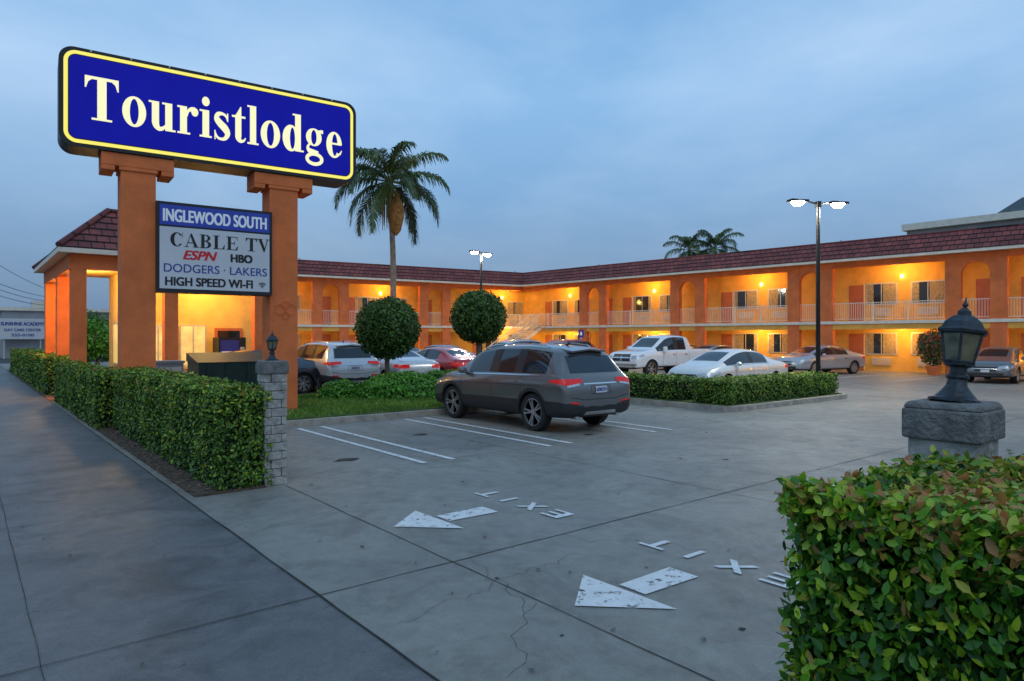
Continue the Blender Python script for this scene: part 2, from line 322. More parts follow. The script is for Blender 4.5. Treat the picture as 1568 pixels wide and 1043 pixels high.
n=900; P=np.stack([rng.uniform(2.05,2.4,n),rng.uniform(8.4,23,n),np.full(n,.04)],1); v,F,r=leafgeo(P,np.tile([0,0,1.],(n,1)),.05,.5,3.); npmesh('leaf_litter',v,F,['twig'],r)
sheet('brick_path',2.0,23.6,4.4,25.6,.008,'brickpath')
# ------------------------------------------------------------------ hedges
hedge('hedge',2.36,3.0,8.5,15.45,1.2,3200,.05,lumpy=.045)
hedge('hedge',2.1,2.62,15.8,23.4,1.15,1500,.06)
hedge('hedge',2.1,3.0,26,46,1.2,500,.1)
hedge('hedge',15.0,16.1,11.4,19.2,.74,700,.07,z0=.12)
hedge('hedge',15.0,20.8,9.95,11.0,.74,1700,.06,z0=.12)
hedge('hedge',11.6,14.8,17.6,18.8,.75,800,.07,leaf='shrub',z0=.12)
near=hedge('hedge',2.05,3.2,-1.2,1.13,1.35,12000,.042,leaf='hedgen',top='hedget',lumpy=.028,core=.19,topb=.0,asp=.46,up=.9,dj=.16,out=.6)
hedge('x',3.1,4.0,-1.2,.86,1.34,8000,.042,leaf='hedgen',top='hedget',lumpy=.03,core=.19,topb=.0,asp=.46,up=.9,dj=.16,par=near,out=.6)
m=MB()
for i in range(3200):
    y=random.uniform(-.3,1.15); z=random.uniform(.3,1.3); a=Vector((2.16,y,z)); d=Vector((random.uniform(-1,.1),random.gauss(0,.7),random.gauss(.5,.6))).normalized()*random.uniform(.05,.12)
    if random.random()<.45: a=Vector((random.uniform(2.1,3.8),random.uniform(-.3,1.0 if random.random()<.5 else .8),1.22)); d=Vector((random.gauss(0,.5),random.gauss(0,.5),1)).normalized()*random.uniform(.05,.12)
    m.tube([a,a+d*.5+Vector((0,0,random.uniform(-.01,.01))),a+d],[.0028,.0022,.0012],'twig',4,False)
m.build('twigs',near)
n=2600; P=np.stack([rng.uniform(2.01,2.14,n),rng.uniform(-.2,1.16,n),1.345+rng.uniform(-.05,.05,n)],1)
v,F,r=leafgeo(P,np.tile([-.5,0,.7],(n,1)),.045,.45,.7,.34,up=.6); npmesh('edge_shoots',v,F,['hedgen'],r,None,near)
# ------------------------------------------------------------------ piers and lanterns
def pier(x,y,w,h):
    p=empty('stone_pier',(x,y,0)); m=MB(); nrow=int((h-.16)/.105)
    for i in range(nrow):
        z0=i*(h-.16)/nrow; z1=z0+(h-.16)/nrow-.006; j=random.uniform(-.008,.008)
        off=.07 if i%2 else -.06
        m.box((-w/2+j,-w/2-j,z0),(off-.003,w/2,z1),'brk'); m.box((off+.003,-w/2+j,z0),(w/2+j,w/2-.002,z1),'brk')
    m.box((-w/2+.015,-w/2+.015,0),(w/2-.015,w/2-.015,h-.16),'joint')
    m.build('blocks',p,False,.008)
    m=MB(); c=w/2+.02
    m.box((-c,-c,h-.165),(c,c,h-.03),'cap'); m.lathe([(c*1.40,h-.03),(c*1.25,h)],'cap',n=4,rot=math.pi/4); m.build('cap',p,False,.012)
    return p
def lantern(x,y,z,s,tx=0,ty=0):
    e=empty('pier_lantern',(x,y,z)); e.rotation_euler=(tx,ty,.3); e.scale=(s,s,s); m=MB()
    m.lathe([(.105,0),(.105,.012),(.085,.02),(.06,.05),(.042,.075),(.038,.10),(.046,.11),(.046,.12),(.034,.13),(.034,.155),(.06,.165),(.062,.175)],'lantm',n=12)
    def ring(r,z): return [(r*math.cos(t*math.pi/3),r*math.sin(t*math.pi/3),z) for t in range(6)]
    a=ring(.062,.18); b=ring(.088,.31)
    for i in range(6):
        j=(i+1)%6; m.poly([a[i],a[j],b[j],b[i]],'lantg'); m.tube([a[i],b[i]],.006,'lantm',5); m.tube([b[i],b[j]],.007,'lantm',5); m.tube([a[i],a[j]],.007,'lantm',5)
    m.lathe([(.105,.31),(.108,.322),(.092,.335),(.08,.36),(.05,.385),(.03,.395),(.03,.41),(.018,.42),(.008,.43),(.014,.44),(.006,.455),(.002,.475)],'lantm',n=6)
    m.build('lantern_body',e); return e
pier(3.06,8.62,.28,1.56); lantern(3.06,8.62,1.56,.8)
pier(3.46,1.14,.275,1.565); lantern(3.465,1.135,1.56,1.0,.09,.12)
# ------------------------------------------------------------------ big sign
sg=empty('motel_sign',(4.5,15.9,0),math.radians(-4))
def rrect(w,h,r,cz=0,cx=0,n=8):
    o=[]
    for sx,sz,a0 in ((1,-1,-90),(1,1,0),(-1,1,90),(-1,-1,180)):
        for i in range(n+1):
            a=math.radians(a0+90*i/n); o.append((cx+sx*(w/2-r)+r*math.cos(a),cz+sz*(h/2-r)+r*math.sin(a)))
    return o
m=MB(); cz=6.56
m.prismxz(rrect(6.04,1.94,.26,cz),-.36,.42,'black'); m.build('cabinet',sg)
m=MB(); m.prismxz(rrect(5.88,1.8,.22,cz),-.372,-.362,'yel'); m.prismxz(rrect(5.74,1.66,.15,cz),-.377,-.3725,'tblk'); m.prismxz(rrect(5.70,1.62,.13,cz),-.382,-.3775,'blue')
m.box((-1.2,-.1,cz+.97),(-1.0,.1,cz+1.0),'black')
for i in range(8): m.box((-2.5+i*.7,-.37,cz+.93),(-2.47+i*.7,-.361,cz+.965),'alu')
m.build('face_panel',sg)
class GL:
    def __init__(s,mb,y,k): s.m=mb; s.y=y; s.k=k; s.o=0; s.ox=0; s.bz=0; s.sx=1; s.sz=1
    def pg(s,pts):
        s.o+=1; y=s.y-.0006*(s.o%9); s.m.poly([(s.ox+p[0]*s.sx,y,s.bz+p[1]*s.sz) for p in pts],s.k)
    def rc(s,x0,y0,x1,y1): s.pg([(x0,y0),(x1,y0),(x1,y1),(x0,y1)])
    def ring(s,cx,cy,rx,ry,ix,iy,a0=0,a1=360,dx=0,n=32):
        s.o+=1; y=s.y-.0006*(s.o%9)
        for i in range(n):
            t0=math.radians(a0+(a1-a0)*i/n);t1=math.radians(a0+(a1-a0)*(i+1)/n)
            q=[(cx+rx*math.cos(t0),cy+ry*math.sin(t0)),(cx+rx*math.cos(t1),cy+ry*math.sin(t1)),(cx+dx+ix*math.cos(t1),cy+iy*math.sin(t1)),(cx+dx+ix*math.cos(t0),cy+iy*math.sin(t0))]
            s.m.poly([(s.ox+p[0]*s.sx,y,s.bz+p[1]*s.sz) for p in q],s.k)
    def disc(s,cx,cy,r): s.pg([(cx+r*math.cos(t*.3927),cy+r*math.sin(t*.3927)) for t in range(16)])
    def st(s,pts,w):
        n=len(pts);P=[Vector(p) for p in pts];out=[]
        def cr(a,b,c,d,t): return .5*((2*b)+(c-a)*t+(2*a-5*b+4*c-d)*t*t+(3*b-a-3*c+d)*t**3)
        for i in range(n-1):
            a=P[max(i-1,0)];b=P[i];c=P[i+1];d=P[min(i+2,n-1)]
            for q in range(6): t=q/6; out.append((cr(a,b,c,d,t),w[i]+(w[i+1]-w[i])*t))
        out.append((P[-1],w[-1])); s.o+=1; y=s.y-.0006*(s.o%9); pv=None
        for i,(p,ww) in enumerate(out):
            d=(out[min(i+1,len(out)-1)][0]-out[max(i-1,0)][0]).normalized(); nn=Vector((-d.y,d.x)); cur=(p+nn*ww/2,p-nn*ww/2)
            if pv: s.m.poly([(s.ox+u.x*s.sx,y,s.bz+u.y*s.sz) for u in (pv[0],pv[1],cur[1],cur[0])],s.k)
            pv=cur
    def g(s,ch):
        r=s.rc
        if ch=='T':
            r(.25,.03,.417,.66); r(.15,0,.517,.032); r(.03,.63,.637,.676); s.pg([(.03,.49),(.052,.49),(.09,.585),(.16,.635),(.03,.635)]); s.pg([(.637,.49),(.615,.49),(.577,.585),(.507,.635),(.637,.635)]); return .667
        if ch=='o': s.ring(.25,.23,.225,.245,.083,.205); return .5
        if ch=='u':
            r(.075,.12,.215,.46); r(.015,.43,.215,.461); s.ring(.235,.14,.16,.155,.02,.085,180,270); s.st([(.23,.02),(.29,.035),(.35,.09)],[.07,.06,.03]); r(.335,.03,.475,.46); r(.275,.43,.475,.461); r(.335,0,.54,.032); return .556
        if ch=='r':
            r(.065,.03,.205,.46); r(.01,.43,.205,.461); r(.01,0,.27,.032); s.st([(.2,.30),(.23,.39),(.3,.43),(.36,.425)],[.03,.05,.07,.09]); s.disc(.365,.39,.073); return .444
        if ch in 'il':
            h=.46 if ch=='i' else .676; r(.07,.03,.21,h); r(.012,h-.03,.21,h+.001); r(.012,0,.265,.032)
            if ch=='i': s.disc(.14,.605,.08)
            return .278
        if ch=='s':
            s.st([(.318,.33),(.285,.41),(.20,.445),(.11,.425),(.085,.35),(.15,.28),(.26,.20),(.315,.12),(.27,.035),(.18,.01),(.09,.04),(.04,.14)],[.02,.045,.05,.08,.115,.13,.14,.115,.07,.045,.045,.02]); r(.305,.32,.33,.465); r(.035,-.01,.058,.15); return .389
        if ch=='t':
            r(.085,.10,.22,.46); s.pg([(.085,.46),(.22,.46),(.22,.62),(.20,.62),(.12,.50)]); r(.015,.425,.31,.461); s.ring(.215,.11,.13,.115,.0,.055,180,275); s.st([(.22,.025),(.275,.04),(.315,.09)],[.06,.04,.02]); return .333
        if ch=='d':
            s.ring(.225,.225,.2,.24,.06,.195,dx=.035); r(.325,.03,.465,.676); r(.265,.645,.465,.677); r(.325,0,.535,.032); return .556
        if ch=='g':
            s.ring(.22,.31,.195,.163,.068,.135); s.st([(.33,.42),(.385,.43),(.45,.43)],[.05,.06,.07]); s.st([(.13,.19),(.07,.12),(.10,.06),(.2,.035),(.33,.02)],[.03,.06,.09,.1,.08]); s.ring(.235,-.09,.225,.125,.14,.06); return .5
        if ch=='e':
            s.ring(.225,.23,.2,.245,.07,.205,5,318,dx=.015); r(.14,.235,.415,.27); s.st([(.365,.065),(.395,.10),(.42,.14)],[.05,.03,.02]); return .444
        if ch=='C': s.ring(.36,.338,.31,.345,.15,.305,38,322,dx=.03); r(.61,.44,.64,.68); return .70
        if ch=='A': s.pg([(.33,.68),(.37,.68),(.66,.03),(.50,.03),(.30,.56)]); s.pg([(.30,.62),(.335,.66),(.13,.03),(.09,.03)]); r(.18,.2,.5,.24); r(0,0,.22,.032); r(.43,0,.72,.032); return .72
        if ch=='B': r(.1,0,.26,.676); r(.02,0,.3,.032); r(.02,.644,.3,.676); s.ring(.29,.51,.27,.166,.13,.13,-90,90); s.ring(.29,.18,.31,.18,.15,.145,-90,90); r(.25,.33,.33,.365); r(.25,0,.33,.035); r(.25,.641,.33,.676); return .66
        if ch=='L': r(.1,0,.26,.676); r(.02,.644,.35,.676); r(.02,0,.6,.035); s.pg([(.6,.03),(.62,.22),(.59,.22),(.5,.035)]); return .66
        if ch=='E': r(.1,0,.26,.676); r(.02,.644,.6,.677); r(.02,0,.6,.035); r(.26,.325,.45,.36); r(.43,.24,.46,.45); s.pg([(.6,.03),(.63,.2),(.6,.2),(.5,.035)]); r(.57,.5,.6,.66); return .67
        if ch=='V': s.pg([(.08,.65),(.25,.65),(.42,.2),(.36,0)]); s.pg([(.54,.65),(.585,.65),(.40,.0),(.36,.0)]); r(0,.644,.3,.676); r(.47,.644,.7,.676); return .70
        return .3
m=MB(); G=GL(m,-.386,'let'); G.bz=6.15; G.sx=.955; G.sz=1.27; x=-2.62
for ch in 'Touristlodge': G.ox=x; x+=G.g(ch)*G.sx+.008
m.build('lettering',sg)
for x0,x1 in ((-1.97,-1.33),(.98,1.62)):
    m=MB(); m.box((x0,-.3,-.1),(x1,.34,5.3),'orange'); m.box((x0-.34,-.32,5.32),(x1+.34,.36,5.58),'orange'); m.box((x0-.34,-.32,5.22),(x0-.1,.36,5.318),'orange'); m.box((x1+.1,-.32,5.22),(x1+.34,.36,5.318),'orange'); m.box((x0-.03,-.33,5.24),(x1+.03,.37,5.315),'orange'); m.build('post',sg,False,.012)
m=MB()
for (cx,czz,r) in ((1.2,2.5,.12),(1.45,2.5,.12),(1.32,2.62,.08),(1.32,2.36,.08)):
    m.tube([(cx+r*math.cos(t*.5),-.33,czz+r*math.sin(t*.5)) for t in range(14)],.008,'orange',5)
m.build('scroll_ornament',sg)
fy=-.42
m=MB(); m.box((-1.34,fy,2.8),(1.0,.1,4.68),'black'); m.box((-1.28,fy-.009,4.2),(.94,fy-.0005,4.62),'bl2'); m.box((-1.28,fy-.009,2.87),(.94,fy-.0005,4.16),'wpan'); m.build('lower_cabinet',sg)
RX=(math.pi/2,0,0); T=fy-.012
text('INGLEWOOD SOUTH',.36,(-.17,T,4.28),RX,'twht',sg,'text_inglewood',2.08,.010)
m=MB(); G=GL(m,T,'tblk'); G.bz=3.76; G.sx=.395; G.sz=.43
x=-1.10
for ch in 'CABLE': G.ox=x; x+=G.g(ch)*G.sx+.008
x+=.13
for ch in 'TV': G.ox=x; x+=G.g(ch)*G.sx-.01
m.build('text_cable_tv',sg)
text('ESPN',.27,(-.50,T,3.50),RX,'tred',sg,'text_espn',.66,.010,.3)
text('HBO',.24,(.34,T,3.50),RX,'tblk',sg,'text_hbo',.44,.012)
text('DODGERS · LAKERS',.25,(-.16,T,3.22),RX,'tblue',sg,'text_teams',2.08,.002)
text('HIGH SPEED WI-FI',.25,(-.30,T,2.94),RX,'tblk',sg,'text_wifi',1.74,.009)
m=MB()
for r in (.04,.075,.11): m.tube([(.78+r*math.cos(a),T,2.96+r*math.sin(a)) for a in [math.radians(45+q*15) for q in range(7)]],.009,'tblk',4)
m.tube([(.78,T-.002,2.965),(.78,T+.004,2.965)],.014,'tblk',8); m.build('wifi_symbol',sg)
# ------------------------------------------------------------------ motel wings
motel=empty('motel_building')
def railing(m,s0,s1,y,z,h=1.0,sp=.115):
    m.box((s0,y-.02,z+h-.04),(s1,y+.02,z+h),'white'); m.box((s0,y-.015,z+.09),(s1,y+.015,z+.12),'white')
    n=int((s1-s0)/sp)
    for i in range(n+1):
        s=s0+(s1-s0)*i/max(n,1); m.box((s-.010,y-.010,z+.12),(s+.010,y+.010,z+h-.04),'white')
def mansard(m,s0,s1,ye,ze,yt,zt,courses=4):
    dy=(yt-ye)/courses; dz=(zt-ze)/courses; y,z=ye,ze
    for i in range(courses):
        y2=y+dy; z2=z+dz; lip=.04
        m.poly([(s0,y,z+lip),(s1,y,z+lip),(s1,y2,z2),(s0,y2,z2)],'tile',[(s0,i*.27+.01),(s1,i*.27+.01),(s1,i*.27+.26),(s0,i*.27+.26)])
        m.poly([(s0,y,z),(s1,y,z),(s1,y,z+lip),(s0,y,z+lip)],'tile',[(s0,i*.27),(s1,i*.27),(s1,i*.27+.01),(s0,i*.27+.01)])
        y,z=y2,z2
def wing(org,e,smin,smax,narrows,rs0,rs1,zoff):
    e=Vector((e[0],e[1],0)).normalized(); yv=Vector((0,0,1)).cross(e)
    T=Matrix(((e.x,yv.x,0,org[0]),(e.y,yv.y,0,org[1]),(0,0,1,0),(0,0,0,1)))
    W=1.7; F=2.74
    m=MB(); m.T=T; m.box((smin,-W-9,0),(smax,-W,6.0),'yellow'); m.build('walls',motel)
    st=MB(); st.T=T
    st.box((rs0,-W-.01,F-.16),(rs1,.10,F),'white'); st.box((rs0,-W,F-.2),(rs1,.0,F-.162),'soffit')
    st.box((smin,-.28,F-.45),(smax,-.0,F-.202),'yellow'); st.box((smin,-.28,5.68),(smax,0,5.97),'orange')
    st.box((rs0,-W,5.975),(rs1,.62,6.02),'soffit')
    st.build('slabs',motel)
    rf=MB(); rf.T=T; rf.box((rs0,.6,5.96),(rs1,.68,6.1),'white'); mansard(rf,rs0,rs1,.7,6.1,-.15,7.1+zoff)
    rf.poly([(rs0,-.15,7.1+zoff),(rs1,-.15,7.1+zoff),(rs1,-11,7.1+zoff),(rs0,-11,7.1+zoff)],'shing')
    rf.tube([(rs0,-.17,7.12+zoff),(rs1,-.17,7.12+zoff)],.06,'tile',6)
    for ends in (rs0,rs1): rf.poly([(ends,.7,6.1),(ends,-.15,7.1),(ends,-11,7.1),(ends,-11,6.0)],'orange')
    for q in range(int((rs1-rs0)/6)):
        s=rs0+3+q*6; rf.tube([(s,-2-q%3,7.1),(s,-2-q%3,7.5)],.06,'alu',6)
    rf.build('roof',motel)
    co=MB(); co.T=T; ra=MB(); ra.T=T; wi=MB(); wi.T=T; lp=[]
    for ns in narrows:
        a,b=ns,ns+1.2
        for c0,c1 in ((a-.68,a),(b,b+.68)): co.box((c0,-.32,0),(c1,.03,F-.17),'orange'); co.box((c0,-.32,F+.003),(c1,.03,5.96),'orange')
        mid=(a+b)/2; r=.6; zs=4.95
        n=10; pts=[(mid+r*math.cos(math.pi*i/n),zs+r*math.sin(math.pi*i/n)) for i in range(n+1)]
        for (p,q) in zip(pts,pts[1:]):
            co.poly([(p[0],.004,p[1]),(p[0],.004,5.9),(q[0],.004,5.9),(q[0],.004,q[1])],'orange'); co.poly([(p[0],.004,p[1]),(q[0],.004,q[1]),(q[0],-.3,q[1]),(p[0],-.3,p[1])],'orange')
            co.poly([(p[0],-.3,p[1]),(q[0],-.3,q[1]),(q[0],-.3,5.9),(p[0],-.3,5.9)],'orange')
        railing(ra,a,b,-.14,F); wi.box((a+.1,-W,F),(a+.95,-W+.03,F+2.05),'door'); wi.box((a+.1,-W,0),(a+.95,-W+.03,2.05),'door')
    ed=[smin]+[q for ns in narrows for q in (ns-.68,ns+1.88)]+[smax]
    for a,b in zip(ed[0::2],ed[1::2]):
        if b-a<1: continue
        railing(ra,a,b,-.14,F)
        for k in range(1,int((b-a)/1.7)): ra.box((a+k*1.7-.025,-.165,F),(a+k*1.7+.025,-.115,F+1.04),'white')
        for z in (0,F):
            for wi_,(wa,wb) in enumerate(((a+.45,a+1.95),(a+2.75,a+4.2))):
                if wb>b: continue
                o1=random.choice((.12,.3,.45)); o2=random.choice((.6,.78,.88))
                wi.box((wa-.06,-W,z+.9),(wb+.06,-W+.05,z+2.12),'alu'); wi.box((wa,-W+.03,z+.96),(wb,-W+.058,z+2.06),'glassd')
                wi.box((wa,-W+.058,z+.96),(wa+(wb-wa)*o1,-W+.063,z+2.06),'drape'); wi.box((wa+(wb-wa)*o2,-W+.058,z+.96),(wb,-W+.063,z+2.06),'drape')
                wi.box(((wa+wb)/2-.02,-W+.064,z+.96),((wa+wb)/2+.02,-W+.075,z+2.06),'alu')
                wi.box((wa+.25,-W,z+.32),(wb-.25,-W+.1,z+.72),'alu')
                for q in range(5): wi.box((wa+.3,-W+.1,z+.36+q*.07),(wb-.3,-W+.112,z+.385+q*.07),'soffit')
            if a+5.2<=b+.01: wi.box((a+4.42,-W,z),(a+5.2,-W+.035,z+2.05),'door'); wi.box((a+4.36,-W,z),(a+4.4,-W+.05,z+2.1),'white')
            ls=a+2.35
            if ls<b:
                zc=(F-.22) if z==0 else 5.93
                wi.box((ls-.16,-.44,zc-.13),(ls+.16,-.28,zc-.02),'bulb')
                lp.append(T@Vector((ls,-.62,zc-.25)))
                wi.tube([(ls+.1,-W+.05,z+2.35),(ls+.1,-W+.05,z+2.5)],.05,'bulb',6)
    co.build('columns',motel); ra.build('balcony_railing',motel); wi.build('windows_and_doors',motel)
    for p in lp: plight('porch_light',p,105,WARM,.1,motel)
wing((38.4,9.7),(-.0778,.997),-12,35.0,[1.35+8*k for k in range(-1,4)],-12,36.5,0)
wing((35.8,43.0),(-.9919,.1267),-1.5,25.2,[7.25,15.25,23.25],-3.5,25.2,.006)
st=MB(); sx0,sx1,sy0,sy1=31.3,35.7,40.6,41.8
for i in range(15):
    x=sx0+i*.293; z=(i+1)*.1827; st.box((x,sy0,z-.05),(x+.32,sy1,z),'white')
for y in (sy0-.03,sy1):
    st.poly([(sx0-.1,y,0),(sx0+.2,y,0),(sx1+.1,y,2.5),(sx1+.1,y,2.78),(sx0-.1,y,.2)],'white'); st.tube([(sx0,y,1.05),(sx1,y,3.75)],.035,'white',6); st.tube([(sx0,y,.35),(sx1,y,2.95)],.02,'white',5)
    for i in range(34):
        x=sx0+i*.13; z=(x-sx0)*.6136; st.box((x-.010,y-.010,z+.15),(x+.010,y+.010,z+1.05),'white')
st.box((35.7,40.4,2.6),(36.4,42,2.74),'white')
st.build('staircase',motel)
plight('porch_light',(34.2,42.3,2.3),80,WARM,.1,motel)
# ------------------------------------------------------------------ office
of=empty('office_building'); X0,X1,Y0,Y1=2.2,9.2,23.8,32.4
m=MB(); ins=1.5
def slope(p,q,a,b,L):
    C=6
    for i in range(C):
        t0=i/C;t1=(i+1)/C; P=[Vector(p).lerp(Vector(a),t0),Vector(q).lerp(Vector(b),t0),Vector(q).lerp(Vector(b),t1),Vector(p).lerp(Vector(a),t1)]
        P[0].z+=.04;P[1].z+=.04; lo=[Vector(p).lerp(Vector(a),t0),Vector(q).lerp(Vector(b),t0)]
        m.poly([tuple(v) for v in P],'tile',[(t0*ins,i*.27+.01),(L-t0*ins,i*.27+.01),(L-t1*ins,i*.27+.26),(t1*ins,i*.27+.26)])
        m.poly([tuple(lo[0]),tuple(lo[1]),tuple(P[1]),tuple(P[0])],'tile',[(0,i*.27),(L,i*.27),(L,i*.27+.01),(0,i*.27+.01)])
zE,zT=4.5,5.9
A=[(X0,Y0,zE),(X1,Y0,zE),(X1,Y1,zE),(X0,Y1,zE)];B=[(X0+ins,Y0+ins,zT),(X1-ins,Y0+ins,zT),(X1-ins,Y1-ins,zT),(X0+ins,Y1-ins,zT)]
for i in range(4): j=(i+1)%4; slope(A[i],A[j],B[i],B[j],(Vector(A[i])-Vector(A[j])).length)
m.poly(B,'shing')
for i in range(4): j=(i+1)%4; m.tube([Vector(A[i])+Vector((0,0,.05)),Vector(B[i])+Vector((0,0,.05))],.09,'tile',6); m.tube([Vector(B[i])+Vector((0,0,.03)),Vector(B[j])+Vector((0,0,.03))],.08,'tile',6)
m.build('roof',of)
m=MB(); m.box((X0,Y0,4.36),(X1,Y1,4.5),'white'); m.box((X0+.3,Y0+.3,3.9),(X1-.2,Y0+.6,4.355),'orange'); m.box((X0+.3,Y0+.6,3.9),(X0+.6,Y1-.3,4.355),'orange'); m.box((X0+.6,Y0+.6,4.3),(X1,Y1,4.357),'soffit'); m.build('eaves',of)
m=MB()
for x,y in ((2.75,24.25),(2.7,27.6),(2.7,31.6),(5.3,24.25),(8.15,24.25)): m.box((x-.2,y-.15,0),(x+.2,y+.25,3.898),'orange')
m.build('columns',of,False,.01)
m=MB(); m.box((4.7,26.6,0),(9.0,32,4.298),'cream'); m.box((9.0,26.6,0),(9.2,32,4.298),'orange')
m.build('walls',of); m=MB()
for a,b in ((4.9,5.9),(6.1,7.0)): m.box((a,26.54,.8),(b,26.6,2.3),'alu'); m.box((a+.05,26.53,.85),(b-.05,26.54,2.25),'litwin'); m.box(((a+b)/2-.02,26.515,.85),((a+b)/2+.02,26.53,2.25),'alu')
m.box((7.3,26.55,0),(8.3,26.6,2.2),'door'); m.box((7.4,26.54,.2),(8.2,26.55,2.1),'glassd')
for a,b in ((27.2,28.6),(29,30.6)): m.box((4.64,a,.8),(4.7,b,2.4),'alu'); m.box((4.63,a+.06,.86),(4.64,b-.06,2.34),'litwin')
m.build('windows',of)
for p in ((3.6,25.2,3.7),(3.4,29.4,3.7),(6.8,25.3,3.7)): plight('porch_light',p,170,(1,.64,.18),.12,of)
m=MB()
for p in ((3.6,25.2,4.2),(3.4,29.4,4.2),(6.8,25.3,4.2)): m.lathe([(.12,0),(.14,.04),(.1,.098)],'bulb',p,10)
m.build('ceiling_lamps',of)
vm=MB(); vm.box((0,0,0),(.95,.75,1.85),'tblk'); vm.box((.06,-.012,.1),(.7,0,1.75),'tblue'); vm.box((.1,-.018,.9),(.66,-.0125,1.2),'tred'); vm.box((.1,-.018,1.25),(.66,-.0125,1.35),'twht'); vm.box((.75,-.012,.9),(.9,0,1.5),'alu'); o=vm.build('vending_machine'); o.location=(7.2,25.7,0)
m=MB(); m.box((-1.05,-.6,.12),(1.05,.6,1.15),'green'); m.poly([(-1.08,-.64,1.15),(1.08,-.64,1.15),(1.08,.62,1.4),(-1.08,.62,1.4)],'green'); m.poly([(-1.08,-.64,1.15),(-1.08,.62,1.4),(-1.08,.62,1.15)],'green'); m.poly([(1.08,-.64,1.15),(1.08,.62,1.15),(1.08,.62,1.4)],'green')
for x in (-.8,-.3,.3,.8): m.box((x-.03,-.64,.15),(x+.03,-.6,1.1),'green')
for x in (-.9,.9):
    for y in (-.5,.5): m.tube([(x,y-.03,.07),(x,y+.03,.07)],.07,'tire',8)
o=m.build('trash_container'); o.location=(6.2,20.9,0)
m=MB(); m.box((-.3,-.25,0),(.3,.25,1.2),'grey'); m.box((-.33,-.28,1.2),(.33,.28,1.26),'grey'); m.box((-.25,-.262,.1),(-.01,-.25,1.1),'alu'); m.box((.01,-.262,.1),(.25,-.25,1.1),'alu'); o=m.build('utility_cabinet'); o.location=(4.1,19.0,0)
# ------------------------------------------------------------------ trees
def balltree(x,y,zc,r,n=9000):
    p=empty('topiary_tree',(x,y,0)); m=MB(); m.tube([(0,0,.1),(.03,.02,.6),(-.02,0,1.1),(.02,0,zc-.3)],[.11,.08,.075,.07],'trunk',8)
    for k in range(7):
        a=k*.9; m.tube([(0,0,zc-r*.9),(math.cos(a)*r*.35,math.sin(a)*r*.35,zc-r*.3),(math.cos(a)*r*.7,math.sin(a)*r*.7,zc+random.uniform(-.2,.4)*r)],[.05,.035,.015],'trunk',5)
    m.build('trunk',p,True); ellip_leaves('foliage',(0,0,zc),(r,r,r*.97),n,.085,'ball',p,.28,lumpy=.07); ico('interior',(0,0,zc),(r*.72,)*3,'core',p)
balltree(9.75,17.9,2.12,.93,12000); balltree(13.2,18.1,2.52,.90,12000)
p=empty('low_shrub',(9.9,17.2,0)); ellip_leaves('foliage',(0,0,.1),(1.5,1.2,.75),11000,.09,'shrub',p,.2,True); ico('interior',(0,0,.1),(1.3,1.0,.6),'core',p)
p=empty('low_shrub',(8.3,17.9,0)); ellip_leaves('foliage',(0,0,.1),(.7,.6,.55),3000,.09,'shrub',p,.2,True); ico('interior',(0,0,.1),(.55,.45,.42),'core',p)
p=empty('flowering_shrub',(37.2,13.1,0)); ellip_leaves('foliage',(0,0,1.35),(.75,.7,.9),2600,.12,'red',p,.5); m=MB(); m.lathe([(.25,0),(.33,.35),(.35,.45),(.28,.45)],'orange',n=12); m.tube([(0,0,.4),(0,0,1.2)],.05,'trunk'); m.build('pot',p)
